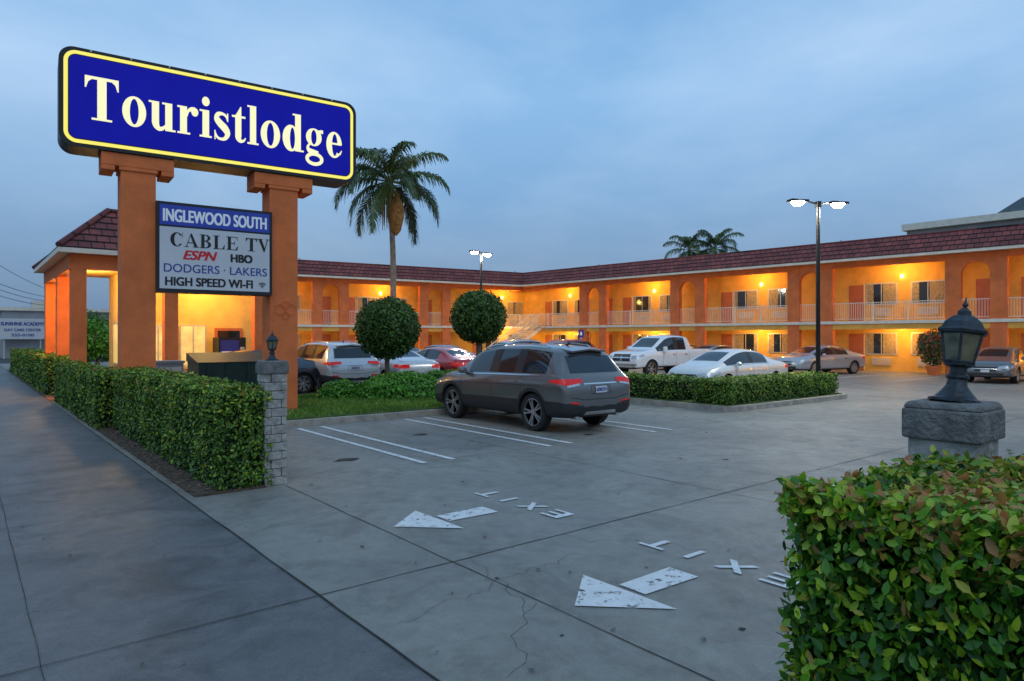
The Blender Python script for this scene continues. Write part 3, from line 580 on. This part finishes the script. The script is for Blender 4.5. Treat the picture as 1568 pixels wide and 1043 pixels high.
def palm(x,y,H,R,nf,droop=1.,dead=True,tr=.15,az0=0.):
    e=empty('palm_tree',(x,y,0)); m=MB(); pts=[(0.2*math.sin(k*.35),.1*math.sin(k*.5),H*k/10*.93) for k in range(11)]; ox,oy=pts[-1][0],pts[-1][1]
    m.tube(pts,[tr*1.35]+[tr*(1.0-.03*k) for k in range(10)],'palmtrunk',10)
    m.tube([(ox,oy,H*.93-.25),(ox,oy,H*.93+.2),(ox,oy,H+.2)],[tr*.9,tr*1.5,tr*.6],'crown',10)
    if dead:
        m.lathe([(.06,-1.75),(.22,-1.55),(.36,-1.0),(.34,-.4),(.15,-.1),(.05,0)],'thatch',(ox+.24,oy-.12,H-.6),9)
        for k in range(34):
            a=random.uniform(0,6.28); q=random.uniform(.2,.45); m.tube([(ox,oy,H-.2),(ox+q*math.cos(a),oy+q*math.sin(a),H-.6),(ox+q*1.1*math.cos(a),oy+q*1.1*math.sin(a),H-1.5-random.random()*.7)],[.035,.03,.008],'thatch' if k%3 else 'crown',4)
    V=[];Fc=[];Rn=[];cnt=0
    for f in range(nf):
        u=f/(nf-1); az=az0+f*2.39996+random.uniform(-.25,.25); el=math.radians(82-112*u**.95+random.uniform(-9,9)); L=R*random.uniform(.9,1.1)*(.76+.4*min(1,u*3))
        pos=Vector((ox,oy,H)); ang=el; path=[pos.copy()]; N=24; bend=random.uniform(.8,1.3)
        for k in range(N):
            t=k/N; ang-=(.02+.14*t*t)*droop*bend; ang=max(ang,-1.45); pos=pos+Vector((math.cos(az)*math.cos(ang),math.sin(az)*math.cos(ang),math.sin(ang)))*(L/N); path.append(pos.copy())
        m.tube(path[::3],[.04-.034*q/8 for q in range(len(path[::3]))],'crown',5,False)
        side=Vector((-math.sin(az),math.cos(az),0)); rc=random.uniform(-.2,.3)-.15*u
        for k in range(4,N+1):
            d=(path[k]-path[k-1]).normalized(); upv=side.cross(d)
            if upv.z<0: upv=-upv
            for sub in (0,.33,.66):
                base=path[k-1].lerp(path[k],sub); tt=(k+sub)/N; ll=.27*R*math.sin(math.pi*min(1,tt*.80+.16))**.6
                for sgn in (1,-1):
                    a=random.uniform(-.1,.75); dr=(side*sgn*math.cos(a)*.75+d*.75+upv*math.sin(a)*.5).normalized()*ll*random.uniform(.75,1.1); mid=base+dr*.5; tip=base+dr*.88+Vector((0,0,-ll*random.uniform(.25,.85)))
                    w=d*.030; V+=[base-w*.7,base+w*.7,mid+w,mid-w,tip+w*.2,tip-w*.2]; Fc+=[[cnt,cnt+1,cnt+2,cnt+3],[cnt+3,cnt+2,cnt+4,cnt+5]]; cnt+=6; Rn+=[min(1,max(0,random.random()*.6+.2+rc))]*6
    m.build('trunk',e,True); npmesh('fronds',np.array([tuple(v) for v in V]),np.array(Fc),['frond'],np.array(Rn),None,e)
palm(14.6,26.6,8.65,2.75,22,1.15)
palm(60,41.4,11.0,3.2,18,1.1,False); palm(58.5,43.4,10.8,3.0,16,1.1,False)
def bushtree(x,y,zc,rad,n,k='ball',nm='tree'):
    p=empty(nm,(x,y,0)); m=MB(); m.tube([(0,0,0),(.05,0,zc*.5),(0,.05,zc)],[.16,.12,.06],'trunk')
    for q in range(6): a=q*1.05; m.tube([(0,0,zc*.5),(rad*.5*math.cos(a),rad*.5*math.sin(a),zc+rad*.2)],[.08,.03],'trunk',5)
    m.build('trunk',p)
    for q in range(7):
        c=(random.uniform(-.55,.55)*rad,random.uniform(-.55,.55)*rad,zc+random.uniform(-.4,.4)*rad); ellip_leaves('foliage',c,(rad*.6,rad*.6,rad*.5),n//7,.16,k,p,.8,rb=.1)
bushtree(4.6,38,1.7,1.5,7000,'shrub'); bushtree(6.4,48,2.0,1.8,6000)
# ------------------------------------------------------------------ street lamps
def lamp(x,y,H,hd=.7,rz=0.,pw=160):
    e=empty('street_lamp',(x,y,0),rz); m=MB(); m.lathe([(.2,0),(.2,.3),(.18,.32)],'cap',n=14)
    m.tube([(0,0,.3),(0,0,H)],[.075,.055],'metalk',12); m.box((-.12,-.12,.32),(.12,.12,.36),'metalk'); m.box((-.07,-.07,H-.15),(.07,.07,H+.03),'metalk')
    for s in (1,-1):
        m.tube([(0,0,H-.06),(s*hd*.5,0,H+.01)],.03,'metalk',6); m.box((s*hd-.3,-.14,H-.02),(s*hd+.3,.14,H+.05),'metalk'); m.lathe([(.05,-.13),(.13,-.11),(.19,-.05),(.20,-.025)],'led',(s*hd,0,H),14)
    m.build('pole',e)
    for s in (1,-1): plight('lamp_light',(s*hd,0,H-.22),pw,(1,.93,.74),.15,e)
lamp(20.75,10.55,6.05,.72,math.radians(-25),330); lamp(21.3,29,6.3,.6,math.radians(20),260)
m=MB(); m.tube([(0,0,0),(0,0,2.3)],.03,'alu',6); m.box((-.2,-.035,1.85),(.2,-.03,2.4),'tblue'); m.box((-.07,-.04,2.0),(.07,-.036,2.25),'twht'); o=m.build('parking_sign'); o.location=(35,35.4,0); o.rotation_euler=(0,0,-.7)
# ------------------------------------------------------------------ background buildings
b=empty('neighbour_building'); m=MB(); m.box((53,-20,0),(80,20.4,9.5),'grey'); m.box((52.6,-20.2,9.5),(80,20.6,9.95),'white'); m.build('walls',b)
m=MB(); q=[(60,-5,9.95),(60,18.8,9.95),(70,18.8,9.95),(70,-5,9.95)]; t=[(63.4,3,12.6),(63.4,16.2,12.6)]
m.poly([q[0],q[1],t[1],t[0]],'shing'); m.poly([q[1],q[2],t[1]],'shing'); m.poly([q[2],q[3],t[0],t[1]],'shing'); m.poly([q[3],q[0],t[0]],'shing'); m.build('roof',b)
b=empty('academy_building'); m=MB(); m.box((2.8,74,0),(15,95,4.2),'grey'); m.box((2.6,73.8,4.2),(15.2,95,4.5),'white')
for x in (6.5,8.5,10.5,12.5): m.box((x,73.95,1),(x+1.4,74,2.4),'glassd')
m.tube([(8,80,4.5),(8,80,6.4)],.06,'alu'); m.box((5,76,4.5),(6.2,77.2,5.2),'alu')
m.build('walls',b); m=MB(); m.box((2.5,73.3,1.7),(5.9,73.45,3.5),'wpan'); m.tube([(2.9,73.5,0),(2.9,73.5,1.7)],.07,'alu'); m.tube([(5.5,73.5,0),(5.5,73.5,1.7)],.07,'alu'); bo=m.build('notice_board')
text('SUNSHINE ACADEMY',.42,(4.2,73.28,2.9),RX,'tblue',bo,'board_text',3.1,.012); text('DAY CARE CENTER',.32,(4.2,73.28,2.4),RX,'tblue',bo,'board_text2',2.6,.008); text('555-0100',.32,(4.2,73.28,1.95),RX,'tblue',bo,'board_text3',1.6,.008)
b=empty('distant_buildings'); m=MB()
for (x,y,w,d,h) in ((-18,95,12,18,6),(-14,140,14,20,9),(6,120,25,20,5.5),(20,70,25,20,4.6)): m.box((x,y,0),(x+w,y+d,h),'grey'); m.box((x-.2,y-.2,h),(x+w+.2,y+d+.2,h+.3),'white')
m.build('blocks',b)
up=MB()
up.tube([(.2,60,0),(.2,60,9)],[.16,.1],'trunk',8); up.box((-.9,59.94,8.2),(1.3,60.06,8.33),'trunk')
for i,z0 in enumerate((5.6,6.1,6.6,8.4)):
    pts=[]; p0=Vector((.2,60,z0)); p1=Vector((8,80,5.0+.35*i))
    for k in range(17): t=k/16; q=p0.lerp(p1,t); pts.append((q.x,q.y,q.z-.5*4*t*(1-t)))
    up.tube(pts,.022,'black',4)
up.build('utility_pole')
# ------------------------------------------------------------------ cars
def car(name,spec,loc,heading,paint):
    e=empty(name,loc,heading); S=spec['st']; L=spec['L']; body='paint_'+name+str(random.random()); M[body]=mat('car_paint',paint,.28,metal=spec.get('metal',.4),var=.05,scale=2,coat=1.)
    mats=[body,'glassd','plast','black']; V=[];F=[];MI=[]
    for (x,zb,zs,zt,wl,wb,wt) in S:
        h=zt-zs
        half=[(0,zb),(wl*.8,zb),(wl*.985,zb+.06),(max(wl,wb)+.0,zb+(zs-zb)*.40),(max(wl,wb)+.012,zb+(zs-zb)*.80),(wb,zs-.03),(wb-.035,zs+min(.015,h*.15)),(wb+(wt-wb)*.5-.0,zs+h*.48),(wt+.015,zt-min(.10,h*.25)),(wt-.10,zt-min(.025,h*.06)),(0,zt)]
        ring=half+[(-y,z) for y,z in half[-2:0:-1]]; V+=[(x-L/2,y,z) for y,z in ring]
    nr=20; H=10
    for i in range(len(S)-1):
        for j in range(nr):
            a=i*nr+j;b=i*nr+(j+1)%nr; F.append((a,b,b+nr,a+nr)); jj=j if j<H else nr-1-j; k=0
            if jj in (6,7) and i in spec['side']: k=1
            if jj in (6,7) and i in spec['pil']: k=3
            if jj==9 and i in spec['ws']: k=1
            if jj<=1 : k=2
            if jj==2 and spec.get('clad'): k=2
            MI.append(k)
    F.append(tuple(range(nr))); MI.append(0); n=len(V)-nr; F.append(tuple(n+t for t in range(nr))[::-1]); MI.append(0)
    me=bpy.data.meshes.new('body'); me.from_pydata(V,[],F); me.polygons.foreach_set('material_index',MI)
    for k in mats: me.materials.append(M[k])
    bm=bmesh.new(); bm.from_mesh(me); bmesh.ops.recalc_face_normals(bm,faces=bm.faces)
    cl=bm.edges.layers.float.new('crease_edge')
    for ed in bm.edges:
        a,b=ed.verts[0].index,ed.verts[1].index; ja,jb=a%nr,b%nr
        if ja==jb and ja in (6,14): ed[cl]=.75
        if ja==jb and ja in (4,16): ed[cl]=.35
        if ja==jb and ja in (8,12): ed[cl]=.3
        ia,ib=a//nr,b//nr
        if ia==ib and ia in spec.get('cr',()) : ed[cl]=max(ed[cl],.6)
    bm.to_mesh(me); bm.free()
    o=bpy.data.objects.new('body',me); COL.objects.link(o); sm=o.modifiers.new('s','SUBSURF'); lv=3 if spec.get('hi') else 2; sm.levels=lv; sm.render_levels=lv
    R=spec['R']; cm=MB(); 
    for ax in spec['ax']: cm.tube([(ax-L/2,-1.3,R),(ax-L/2,1.3,R)],R*1.14,'plast',28)
    c=cm.build('cut'); bm=bmesh.new(); bm.from_mesh(c.data); bmesh.ops.recalc_face_normals(bm,faces=bm.faces); bm.to_mesh(c.data); bm.free()
    dg=bpy.context.evaluated_depsgraph_get(); solid=bpy.data.meshes.new_from_object(o.evaluated_get(dg)); bvh=BVHTree.FromPolygons([v.co.copy() for v in solid.vertices],[tuple(p.vertices) for p in solid.polygons])
    bo=o.modifiers.new('b','BOOLEAN'); bo.operation='DIFFERENCE'; bo.object=c; bo.solver='EXACT'; bo.material_mode='TRANSFER'
    dg=bpy.context.evaluated_depsgraph_get(); dg.update(); res=bpy.data.meshes.new_from_object(o.evaluated_get(dg))
    res.polygons.foreach_set('use_smooth',[True]*len(res.polygons)); o.modifiers.clear(); o.data=res; o.parent=e
    res.set_sharp_from_angle(angle=math.radians(40))
    bpy.data.objects.remove(c)
    d=MB()
    def hit(kind,a,z):
        if kind in 'LR':
            s=1 if kind=='L' else -1; r=bvh.ray_cast(Vector((a-L/2,s*3,z)),Vector((0,-s,0))); off=Vector((0,s*.004,0))
        elif kind=='T': r=bvh.ray_cast(Vector((a-L/2,z,4)),Vector((0,0,-1))); off=Vector((0,0,.004))
        else:
            s=1 if kind=='F' else -1; r=bvh.ray_cast(Vector((s*5,a,z)),Vector((-s,0,0))); off=Vector((s*.004,0,0))
        return (r[0]+off) if r[0] is not None else None
    def patch(kind,c4,k,nu=6,nv=4,ex=0.):
        P={}
        for i in range(nu+1):
            for j in range(nv+1):
                u=i/nu;v=j/nv; a=(1-u)*(1-v)*c4[0][0]+u*(1-v)*c4[1][0]+u*v*c4[2][0]+(1-u)*v*c4[3][0]; z=(1-u)*(1-v)*c4[0][1]+u*(1-v)*c4[1][1]+u*v*c4[2][1]+(1-u)*v*c4[3][1]
                h=hit(kind,a,z)
                if h is not None and ex: h=h+{'L':Vector((0,ex,0)),'R':Vector((0,-ex,0)),'F':Vector((ex,0,0)),'B':Vector((-ex,0,0))}[kind]
                P[i,j]=h
        for i in range(nu):
            for j in range(nv):
                q=[P[i,j],P[i+1,j],P[i+1,j+1],P[i,j+1]]
                if all(x is not None for x in q) and max((q[0]-x).length for x in q)<.5: d.poly([tuple(x) for x in q],k)
    def line(kind,pts,w,k,ex=0.):
        for p,q in zip(pts,pts[1:]):
            dx,dz=q[0]-p[0],q[1]-p[1]; l=math.hypot(dx,dz) or 1; nx,nz_=-dz/l*w/2,dx/l*w/2; patch(kind,[(p[0]-nx,p[1]-nz_),(q[0]-nx,q[1]-nz_),(q[0]+nx,q[1]+nz_),(p[0]+nx,p[1]+nz_)],k,max(2,int(l/.1)),1,ex)
    spec['detail'](e,d,patch,line,hit,body)
    if spec.get('clad'):
        for ax in spec['ax']:
            for kd in 'LR':
                pts=[(ax+R*1.2*math.cos(a),R+R*1.2*math.sin(a)) for a in [math.radians(-12+q*12) for q in range(18)]]; line(kd,pts,R*.17,'plast')
    d.box((-L/2+.5,-.55,spec['zb']+.0),(L/2-.5,.55,.62),'black')
    d.build('trim',e)
    w=MB(); hw=spec['hw']; sp=spec.get('sp',5)
    for ax in spec['ax']:
        for s in (1,-1):
            w.T=Matrix.Translation((ax-L/2,s*(hw-.125),R))@Matrix.Rotation(-s*math.pi/2,4,'X')
            w.lathe([(R*.60,-.11),(R*.93,-.115),(R,-.08),(R,.08),(R*.95,.112),(R*.74,.118),(R*.71,.10),(R*.66,.035)],'tire',n=36)
            w.lathe([(R*.715,.06),(R*.725,.108),(R*.69,.110),(R*.68,.06)],'silver',n=36)
            w.lathe([(.07*R/.36,.045),(.065*R/.36,.085),(.03,.092)],'silver',n=12)
            for q in range(sp):
                for dq in (-.16,.16):
                    a=q*2*math.pi/sp+dq; T0=w.T; w.T=T0@Matrix.Rotation(a,4,'Z'); w.box((.05,-.016,.055),(R*.70,.016,.09),'silver'); w.T=T0
    w.T=Matrix.Identity(4); w.build('wheels',e,False)
    return e
def suv_detail(e,d,patch,line,hit,body):
    L=4.77
    for k in 'LR':
        line(k,[(2.30,.44),(2.29,.8),(2.30,1.07)],.009,'black'); line(k,[(3.42,.44),(3.40,.8),(3.46,1.02)],.009,'black'); line(k,[(1.50,.46),(1.40,.62),(1.30,.80),(1.34,1.07)],.009,'black')
        line(k,[(.75,1.115),(1.4,1.098),(2.3,1.085),(3.1,1.06),(3.6,1.035)],.020,'chrome',.004)
        line(k,[(.7,.90),(1.5,.90),(2.5,.88),(4.0,.84)],.007,'black')
        for hx in (1.46,2.42): patch(k,[(hx,.955),(hx+.2,.95),(hx+.2,.98),(hx,.985)],body,3,1,.03)
        patch(k,[(.03,.945),(.50,1.00),(.40,1.045),(.07,1.06)],'tail',8,4); patch(k,[(4.25,.82),(4.64,.76),(4.60,.85),(4.2,.92)],'head',6,3)
        line(k,[(1.4,.44),(3.4,.42)],.03,'plast')
    for s in (1,-1):
        patch('B',[(s*.46,.985),(s*.93,.94),(s*.93,1.06),(s*.48,1.065)],'tail',24,5,.003)
        patch('B',[(s*.56,.94),(s*.87,.90),(s*.87,.942),(s*.54,.982)],'head',8,2,.006)
        patch('B',[(s*.58,.58),(s*.80,.60),(s*.80,.63),(s*.58,.61)],'tail',6,2)
        patch('F',[(s*.42,.74),(s*.78,.78),(s*.76,.88),(s*.42,.84)],'head',6,4)
        d.tube([(3.30-L/2,s*.86,1.07),(3.28-L/2,s*.98,1.10)],[.04,.03],body,8); d.lathe([(.04,-.075),(.085,-.06),(.10,.0),(.085,.05),(.04,.075)],body,(3.26-L/2,s*1.02,1.13),12)
        rp=[]
        for xx,up_ in ((.85,0.005),(.95,.035),(1.4,.045),(2.0,.045),(2.6,.045),(2.85,.035),(2.95,.005)):
            h=hit('T',xx,s*.56); rp.append((xx-L/2,s*.57,(h.z if h else 1.68)+up_))
        d.tube(rp,.015,'chrome',6)
        d.tube([(.09-L/2,s*.56,.33),(.25-L/2,s*.56,.33)],.045,'chrome',10)
    patch('B',[(-.90,.30),(.90,.30),(.88,.50),(-.88,.50)],'plast',14,4,.006)
    patch('B',[(-.45,.36),(.45,.36),(.40,.43),(-.40,.43)],'silver',8,2,.012)
    line('B',[(-.26,.77),(.26,.77),(.25,.92),(-.25,.92),(-.26,.77)],.008,'black',.004); patch('B',[(-.155,.78),(.155,.78),(.155,.91),(-.155,.91)],'plate',3,3,.014)
    patch('B',[(-.45,.95),(.45,.95),(.45,.975),(-.45,.975)],'chrome',8,1,.006)
    patch('B',[(-.66,1.17),(.66,1.17),(.60,1.49),(-.60,1.49)],'glassd',12,6,.004)
    line('B',[(-.8,.72),(-.45,.66),(.45,.66),(.8,.72)],.010,'black',.002)
    d.tube([(.19-L/2,-.3,1.20),(.22-L/2,.2,1.22)],.009,'black',5)
    h=hit('T',.70,0); zt=h.z if h else 1.66; h2=hit('T',.70,.5); ze=h2.z if h2 else zt-.03
    top=[(.70,-.5,ze+.003),(.70,0,zt+.003),(.70,.5,ze+.003)]; bk=[(.33,-.47,ze-.055),(.33,0,zt-.045),(.33,.47,ze-.055)]
    f=lambda p,dz=0:(p[0]-L/2,p[1],p[2]+dz)
    for i in (0,1): d.poly([f(bk[i]),f(top[i]),f(top[i+1]),f(bk[i+1])],body); d.poly([f(bk[i],-.03),f(bk[i]),f(bk[i+1]),f(bk[i+1],-.03)],body); d.poly([f(bk[i],-.03),f(bk[i+1],-.03),f(top[i+1],-.06),f(top[i],-.06)],'black')
    for i in (0,2): d.poly([f(bk[i]),f(bk[i],-.03),f(top[i],-.06),f(top[i])],body)
    patch('F',[(-.38,.66),(.38,.66),(.4,.82),(-.4,.82)],'black',8,4); patch('F',[(-.6,.36),(.6,.36),(.6,.52),(-.6,.52)],'plast',8,3)
    h=hit('T',.95,0); z=h.z if h else 1.69; d.tube([(.98-L/2,0,z-.01),(.88-L/2,0,z+.06)],[.03,.01],'black',6)
    q=text('6DRK274',.09,(0,0,0),(math.pi/2,0,-math.pi/2),'tblue',e,'plate_text',.26,.002); h=hit('B',0,.83)
    if h is not None: q.location=(h.x-.018,0,.815)
SUV=dict(L=4.77,R=.375,ax=(.99,3.80),hw=.935,zb=.3,clad=True,sp=5,side=(5,6,8,10,11),pil=(7,9),ws=(12,),cr=(3,13),detail=suv_detail,metal=.35,st=[
(.00,.50,.76,.84,.72,.74,.58),(.03,.38,.90,.97,.88,.88,.72),(.10,.32,1.03,1.09,.94,.92,.76),(.17,.30,1.09,1.16,.95,.925,.76),(.42,.28,1.12,1.60,.955,.92,.66),(.60,.27,1.125,1.665,.955,.92,.655),(.95,.26,1.12,1.70,.95,.92,.66),(1.42,.26,1.11,1.725,.95,.92,.665),(1.48,.26,1.11,1.727,.95,.92,.665),(2.27,.26,1.095,1.72,.95,.92,.66),(2.35,.26,1.095,1.715,.95,.92,.66),(3.0,.26,1.075,1.64,.95,.92,.64),(3.10,.26,1.07,1.60,.95,.92,.64),(3.80,.26,1.02,1.11,.95,.92,.76),(4.25,.27,.95,1.05,.945,.90,.72),(4.58,.27,.85,.94,.91,.86,.62),(4.72,.28,.72,.80,.80,.76,.52),(4.77,.34,.58,.63,.66,.62,.42)])
def sed_detail(e,d,patch,line,hit,body):
    L=4.85
    for k in 'LR':
        for xs in ((2.34,.34,.95),(1.42,.5,.95),(3.35,.34,.93)): line(k,[(xs[0],xs[1]),(xs[0]+.01,xs[2])],.009,'black')
        line(k,[(1.38,.5),(1.5,.34),(3.3,.32)],.009,'black'); line(k,[(1.3,.985),(2.3,.98),(3.7,.95)],.016,'chrome',.003)
        for hx in (1.6,2.5): patch(k,[(hx,.80),(hx+.2,.80),(hx+.2,.83),(hx,.83)],'chrome',3,1,.03)
        patch(k,[(.04,.79),(.4,.80),(.34,.90),(.08,.92)],'tail',6,4); patch(k,[(4.28,.66),(4.70,.62),(4.62,.72),(4.2,.80)],'head',6,3)
    for s in (1,-1):
        patch('B',[(s*.45,.76),(s*.86,.76),(s*.84,.90),(s*.45,.90)],'tail',16,5); patch('F',[(s*.42,.60),(s*.76,.64),(s*.72,.75),(s*.44,.70)],'head',6,4)
        d.lathe([(.03,-.07),(.08,-.05),(.09,.02),(.05,.06)],body,(3.3-L/2,s*.97,1.0),10)
    patch('B',[(-.16,.62),(.16,.62),(.16,.75),(-.16,.75)],'plate',3,3,.01); patch('F',[(-.36,.50),(.36,.50),(.4,.68),(-.4,.68)],'black',8,4); patch('F',[(-.6,.34),(.6,.34),(.6,.44),(-.6,.44)],'plast',8,3)
    line('F',[(-.4,.60),(.4,.60)],.02,'chrome'); patch('F',[(-.15,.46),(.15,.46),(.15,.56),(-.15,.56)],'plate',3,2,.01); patch('B',[(-.7,.34),(.7,.34),(.7,.42),(-.7,.42)],'plast',8,2)
SEDAN=dict(L=4.85,R=.33,ax=(.98,3.80),hw=.90,zb=.28,sp=7,side=(4,5,7,8),pil=(6,),ws=(3,8),detail=sed_detail,metal=.35,st=[
(.0,.42,.72,.80,.66,.68,.5),(.05,.32,.86,.98,.84,.85,.66),(.2,.28,.94,1.06,.89,.88,.68),(.78,.25,.96,1.10,.91,.88,.70),(1.45,.23,.98,1.41,.915,.88,.60),(1.85,.22,.98,1.47,.915,.88,.58),(2.30,.22,.98,1.485,.915,.88,.58),(2.38,.22,.98,1.485,.915,.88,.58),(3.0,.22,.97,1.44,.915,.88,.58),(3.85,.22,.93,1.03,.91,.87,.70),(4.35,.23,.86,.96,.90,.86,.66),(4.65,.24,.77,.86,.85,.80,.58),(4.80,.26,.62,.70,.76,.70,.45),(4.85,.30,.50,.55,.62,.58,.38)])
def tr_detail(e,d,patch,line,hit,body):
    L=5.8
    for k in 'LR':
        for xs in ((3.05,.5,1.2),(2.1,.5,1.2),(4.0,.5,1.18)): line(k,[(xs[0],xs[1]),(xs[0]+.01,xs[2])],.012,'black')
        for hx in (2.25,3.15): patch(k,[(hx,1.05),(hx+.22,1.05),(hx+.22,1.09),(hx,1.09)],'chrome',3,1,.03)
        patch(k,[(5.35,.98),(5.72,.95),(5.7,1.08),(5.3,1.1)],'head',5,3)
    for s in (1,-1):
        patch('F',[(s*.58,.88),(s*.90,.88),(s*.88,1.04),(s*.58,1.04)],'head',6,4); d.lathe([(.05,-.12),(.1,-.1),(.11,.1),(.06,.13)],body,(4.0-L/2,s*1.08,1.30),10); patch('B',[(s*.78,.9),(s*.92,.9),(s*.92,1.15),(s*.78,1.15)],'tail',3,4)
    patch('F',[(-.52,.78),(.52,.78),(.5,1.10),(-.5,1.10)],'black',8,5,.006); line('F',[(-.5,.94),(.5,.94)],.05,'chrome',.01); line('F',[(0,.78),(0,1.1)],.05,'chrome',.01); patch('F',[(-.9,.50),(.9,.50),(.9,.66),(-.9,.66)],'chrome',8,3,.01)
TRUCK=dict(L=5.8,R=.41,ax=(1.2,4.80),hw=.98,zb=.5,sp=6,side=(4,6,7),pil=(5,),ws=(7,),cr=(2,3),detail=tr_detail,metal=.0,st=[
(0,.58,1.20,1.26,.9,.92,.86),(.06,.5,1.22,1.30,.97,.97,.90),(1.85,.45,1.24,1.32,.98,.97,.90),(1.95,.45,1.25,1.90,.98,.97,.74),(2.2,.45,1.25,1.97,.98,.97,.74),(3.0,.45,1.25,1.985,.98,.97,.74),(3.08,.45,1.25,1.985,.98,.97,.74),(3.70,.45,1.24,1.93,.98,.97,.72),(4.38,.45,1.20,1.31,.98,.97,.82),(5.2,.45,1.14,1.25,.98,.96,.80),(5.6,.42,1.06,1.17,.96,.93,.76),(5.76,.42,.94,1.03,.92,.89,.7),(5.8,.48,.78,.82,.86,.84,.66)])
H90=math.pi/2
HS=dict(SUV); HS['hi']=1
car('parked_suv',HS,(9.70,11.64,0),H90,(.15,.145,.14))
car('parked_suv',SUV,(10.1,23.1,0),H90,(.62,.64,.66))
car('parked_sedan',SEDAN,(12.7,23.3,0),H90,(.62,.64,.66))
car('parked_sedan',SEDAN,(15.3,23.6,0),H90,(.5,.015,.02))
car('parked_sedan',SEDAN,(14.2,30.5,0),H90,(.5,.015,.02))
car('parked_sedan',SEDAN,(20.4,13.5,0),math.pi,(.6,.62,.62))
car('pickup_truck',TRUCK,(26.2,21.0,0),math.pi,(.75,.76,.78))
car('parked_sedan',SEDAN,(34.0,17.2,0),math.pi*.93,(.42,.43,.45))
car('parked_sedan',SEDAN,(34.2,9.5,0),math.pi*1.02,(.14,.145,.15))
car('parked_sedan',SEDAN,(32,22.2,0),math.pi,(.2,.19,.17))
car('parked_sedan',SEDAN,(33,25.2,0),math.pi,(.05,.05,.055))
car('parked_suv',SUV,(29,31,0),math.pi,(.35,.03,.03))
car('parked_suv',SUV,(27.5,34,0),math.pi,(.5,.5,.52))
car('parked_sedan',SEDAN,(18,32,0),H90,(.04,.04,.045))
car('parked_sedan',SEDAN,(20.6,31.8,0),H90,(.15,.15,.16))
car('parked_sedan',SEDAN,(12,33,0),H90,(.05,.06,.09))
car('parked_sedan',SEDAN,(7.3,22.6,0),math.pi,(.06,.07,.09))
# ------------------------------------------------------------------ world, sun, camera
w=bpy.data.worlds.new("World"); scene.world=w; w.use_nodes=True; nt=w.node_tree; bg=nt.nodes['Background']; L=nt.links
tc=nt.nodes.new('ShaderNodeTexCoord'); s=sep(nt,tc.outputs['Generated'])
r=nt.nodes.new('ShaderNodeValToRGB'); cr=r.color_ramp; cr.elements[0].position=0; cr.elements[0].color=(.15,.25,.40,1); cr.elements[1].position=1; cr.elements[1].color=(.22,.42,.68,1)
for p,c in ((.08,(.19,.31,.50)),(.2,(.28,.46,.72)),(.33,(.37,.58,.87)),(.5,(.25,.47,.78))): e=cr.elements.new(p); e.color=(*c,1)
L.new(s.outputs['Z'],r.inputs['Fac'])
mp=nt.nodes.new('ShaderNodeMapping'); mp.inputs['Scale'].default_value=(1,1,2.4); L.new(tc.outputs['Generated'],mp.inputs[0])
n=nt.nodes.new('ShaderNodeTexNoise'); n.inputs['Scale'].default_value=2.3; n.inputs['Detail'].default_value=7; n.inputs['Roughness'].default_value=.55; n.inputs['Distortion'].default_value=.3; L.new(mp.outputs[0],n.inputs[0])
r2=nt.nodes.new('ShaderNodeValToRGB'); r2.color_ramp.elements[0].position=.32; r2.color_ramp.elements[0].color=(.70,.84,.92,1); r2.color_ramp.elements[1].position=.68; r2.color_ramp.elements[1].color=(1.22,1.12,1.05,1); L.new(n.outputs['Fac'],r2.inputs[0])
x=nt.nodes.new('ShaderNodeMix'); x.data_type='RGBA'; x.blend_type='MULTIPLY'; x.inputs[0].default_value=1; L.new(r.outputs[0],x.inputs[6]); L.new(r2.outputs[0],x.inputs[7])
sk=nt.nodes.new('ShaderNodeTexSky'); sk.sky_type='NISHITA'; sk.sun_disc=False; sk.sun_elevation=math.radians(3); sk.sun_rotation=math.radians(200)
y=nt.nodes.new('ShaderNodeMix'); y.data_type='RGBA'; y.blend_type='ADD'; y.inputs[0].default_value=.015; L.new(x.outputs[2],y.inputs[6]); L.new(sk.outputs[0],y.inputs[7])
L.new(y.outputs[2],bg.inputs['Color']); bg.inputs['Strength'].default_value=1.0
sl=bpy.data.lights.new('sun','SUN'); sl.energy=.5; sl.angle=math.radians(40); sl.color=(1,.94,.84); so=bpy.data.objects.new('sun',sl); COL.objects.link(so); so.rotation_euler=(math.radians(38),0,math.radians(-30))
cam=bpy.data.cameras.new('camera'); cam.lens=24; cam.sensor_width=36; cam.clip_end=3000; cam.clip_start=.05; cam.shift_y=-.003
co=bpy.data.objects.new('camera',cam); COL.objects.link(co); co.location=(0,0,1.85); co.rotation_euler=(math.pi/2,0,-math.radians(38.9)); scene.camera=co
